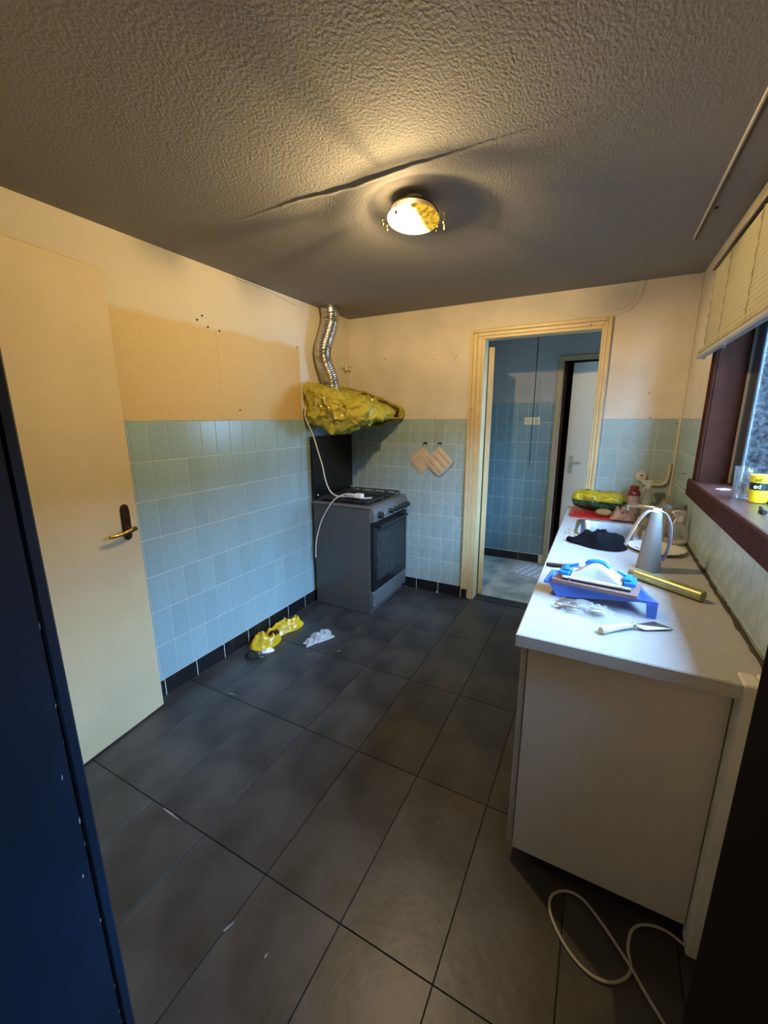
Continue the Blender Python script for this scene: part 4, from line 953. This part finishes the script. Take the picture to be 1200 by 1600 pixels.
MB().tube([(2.519, -1.460, SZ+.007), (2.517, -1.475, SZ+.007)], [.004, .0062], 10).build('cap_end', 'black', pn, True)

# ------------------------------------------------------------------ floor things
yb = thing('yellow_carrier_bag', 'crumpled yellow carrier bag on the floor against the left wall', 'bag', (.12, -1.25, 0))
MB().crumple([(.035, -1.41), (.10, -1.455), (.165, -1.43), (.20, -1.36), (.19, -1.28), (.155, -1.235), (.09, -1.22), (.04, -1.28)], .088, 4, .001, rings=14, freq=20, flat=.45).crumple([(.05, -1.27), (.12, -1.27), (.16, -1.18), (.195, -1.08), (.17, -1.0), (.10, -.98), (.055, -1.06), (.035, -1.17)], .072, 14, .001, rings=14, freq=20, flat=.45).build('bag_film', 'yellow_bag', yb, True, 55)
MB().crumple([(.14, -1.34), (.175, -1.32), (.185, -1.28), (.15, -1.27), (.13, -1.30)], .030, 6, .062, freq=40, rings=5).build('printed_patch', 'brown', yb, True)
MB().crumple([(.165, -1.445), (.20, -1.45), (.235, -1.40), (.215, -1.375), (.18, -1.40)], .022, 9, .001, freq=40, rings=5).build('white_label', 'card', yb, True)
kb = thing('black_bag_scrap', 'small black plastic scrap beside the yellow bag on the floor', 'plastic scrap', (.17, -1.50, 0))
MB().crumple([(.10, -1.52), (.15, -1.545), (.22, -1.50), (.225, -1.465), (.17, -1.46), (.11, -1.475)], .030, 12, .001, freq=30, rings=6).tube(spline([(.14, -1.53, .01), (.17, -1.56, .018), (.20, -1.53, .012)], 5), .004, 6).build('scrap_film', 'black', kb, True)
cp = MB().crumple([(.345, -1.23), (.375, -1.235), (.405, -1.262), (.425, -1.20), (.455, -1.15), (.492, -1.06), (.455, -1.045), (.42, -1.005), (.372, -.995), (.36, -1.06), (.335, -1.12), (.355, -1.17)], .034, 3, .001, rings=12, freq=34, flat=.25)
tag(cp.build('clear_plastic_bag', film('milky_film', (.62, .66, .70), .2, clear=.3, rough=.2, var=.2), None, True, 60), 'flattened clear plastic bag on the dark floor tiles', 'bag')
# white cable loop in the foreground
lc = thing('floor_cable', 'off white cable looped on the floor in front of the counter end', 'cable', (2.2, -2.14, 0))
cpts = [(2.41, -2.05, .006), (2.348, -2.024, .006), (2.293, -2.034, .006), (2.256, -2.068, .006), (2.243, -2.125, .006), (2.248, -2.17, .006), (2.234, -2.202, .006), (2.191, -2.234, .006), (2.139, -2.236, .006), (2.082, -2.202, .006), (2.035, -2.138, .006), (2.032, -2.083, .006), (2.07, -2.047, .006), (2.117, -2.046, .006), (2.163, -2.079, .006), (2.219, -2.138, .008), (2.250, -2.178, .014), (2.275, -2.21, .010), (2.323, -2.265, .006), (2.38, -2.34, .006), (2.42, -2.45, .006)]
MB().tube(spline(cpts, 7), .0042, 8).build('cable', 'cable', lc, True)
MB().tube([(2.425, -2.462, .006), (2.42, -2.445, .006)], .0055, 8).build('cable_end', 'white', lc, True)

# ------------------------------------------------------------------ annex beyond the back doorway
AY = 1.2
afl = MB().box(.0, 2.9, .1, AY+1.6, -.05, 0.0)
struct('floor_annex', afl, 'vinyl')
wa = MB().box(.0, 1.645, AY, AY+.1, 1.655, H).box(1.645, 2.50, AY, AY+.1, 2.03, H).box(2.50, 2.77, AY, AY+.1, 0, H).slot(1).box(.0, 1.645, AY+G, AY+.1, 0, 1.655)
wall_far = struct('wall_far', wa, ['annex_plaster', 'grout'])
PA = (lambda u, v: Vector((u, AY, v)), Vector((1, 0, 0)), Vector((0, 0, 1)), Vector((0, -1, 0)))
tile_field(wall_far, 'annex_tile', PA, [.52+.1035*i for i in range(0, 11)]+[1.592], [.092+.1954*i for i in range(9)])
ba = MB().box(.5, 1.60, AY-.001, AY+.01, 0, .09).build('baseboard_far', 'grout'); ba['kind'] = 'structure'
for i in range(5): lay_tile('plinth_tile', ba, 'black_tile', (.623+.207*i, AY-.009, .045), (1, 0, 0), (0, 0, 1), (0, -1, 0), .203, .086, d=.009)
struct('wall_annex_left', MB().box(-.15, .4, .1, AY+1.6, 0, H), 'annex_plaster')
war = MB().box(2.62, 2.77, .1, .4, 0, H).box(2.62, 2.77, .95, AY+1.6, 0, H).box(2.62, 2.77, .4, .95, 0, 1.2).box(2.62, 2.77, .4, .95, 1.9, H)
struct('wall_annex_right', war, 'annex_plaster')
struct('ceiling_annex', MB().box(-.15, 2.77, .1, AY+1.7, H, H+.1), 'annex_plaster')
struct('added_window', MB().bbox(2.66, 2.72, .4, .44, 1.2, 1.9, .003).bbox(2.66, 2.72, .91, .95, 1.2, 1.9, .003).bbox(2.66, 2.72, .44, .91, 1.2, 1.24, .003).bbox(2.66, 2.72, .44, .91, 1.86, 1.9, .003), 'white_paint', 'plain unseen window added to bring daylight into the side room')  # added unseen opening, sized to light the side room
# dark room beyond the annex door
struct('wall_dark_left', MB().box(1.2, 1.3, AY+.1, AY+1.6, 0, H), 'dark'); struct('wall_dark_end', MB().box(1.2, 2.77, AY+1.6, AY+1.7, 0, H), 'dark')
ff = struct('trim_8', MB().bbox(1.592, 1.640, AY-.022, AY+.1, 0, 2.075, .004).bbox(1.640, 2.54, AY-.022, AY+.1, 2.030, 2.075, .004).bbox(2.50, 2.545, AY-.022, AY+.1, 0, 2.03, .004), 'annex_frame', 'dull cream frame of the far door')
MB().bbox(1.640, 1.668, AY+.03, AY+.1, 0, 2.03, .003).build('door_rebate', 'brown', ff)
d3 = thing('door_3', 'pale blue white door standing ajar in the side room', 'door', (2.49, AY+.02, .008), math.radians(180-11), world=False); d3['kind'] = 'structure'; del d3['category']
MB().bbox(0, .79, -.04, .0, 0, 2.02, .003).build('door_leaf', 'annex_door', d3)
hp3 = MB().bbox(.715, .755, 0, .006, .94, 1.12, .002).build('handle_plate', 'steel', d3)
MB().tube([(.735, .004, 1.06), (.735, .045, 1.06)], .008, 8).tube([(.735, .045, 1.06), (.64, .045, 1.06)], .008, 10).build('lever', 'chrome', hp3, True)
so = thing('wall_socket', 'ivory double socket on the blue tiles of the side room', 'socket', (1.39, AY, 1.475))
MB().bbox(1.315, 1.465, AY-.012, AY, 1.438, 1.512, .004).build('plate', 'socket', so, True)
for x in (1.352, 1.428):
    MB().lathe([(.028, 0), (.028, .003), (.024, .003), (.022, -.006), (0, -.006)], 20, (x, AY-.0125, 1.475), 'y').build('outlet', 'conduit', so, True)
pc_ = thing('pull_cord', 'long dark pull cord with a ring hanging in the side room', 'cord', (1.42, 1.0, H))
MB().tube([(1.42, 1.0, H), (1.422, 1.0, 1.7), (1.420, 1.0, 1.06)], .0035, 6).build('cord', 'dark', pc_)
MB().lathe([(.03, 0), (.03, -.02), (.012, -.03)], 16, (1.42, 1.0, H)).build('switch_housing', 'white', pc_, True)
MB().tube([(1.42+.016*math.cos(a), 1.0, 1.040+.016*math.sin(a)) for a in [2*PI*i/16 for i in range(16)]], .0035, 6, closed=True).build('ring', 'brass', pc_, True)
# patterned mat
mt = thing('floor_mat', 'small blue and pale lattice patterned mat on the side room floor', 'mat', (1.60, .90, 0), math.radians(-18), world=False)
MB().bbox(-.22, .30, -.17, .17, 0, .006, .002).build('mat_body', 'mat_pale', mt)
mm = MB()
for i in range(8):
    for j in range(5):
        x, y = -.19+.064*i, -.135+.066*j
        mm.add([(x-.024, y, .0065), (x, y-.024, .0065), (x+.024, y, .0065), (x, y+.024, .0065), (x-.012, y, .0065), (x, y-.012, .0065), (x+.012, y, .0065), (x, y+.012, .0065)], [(0, 1, 5, 4), (1, 2, 6, 5), (2, 3, 7, 6), (3, 0, 4, 7)])
mm.build('lattice_print', 'mat_blue', mt)
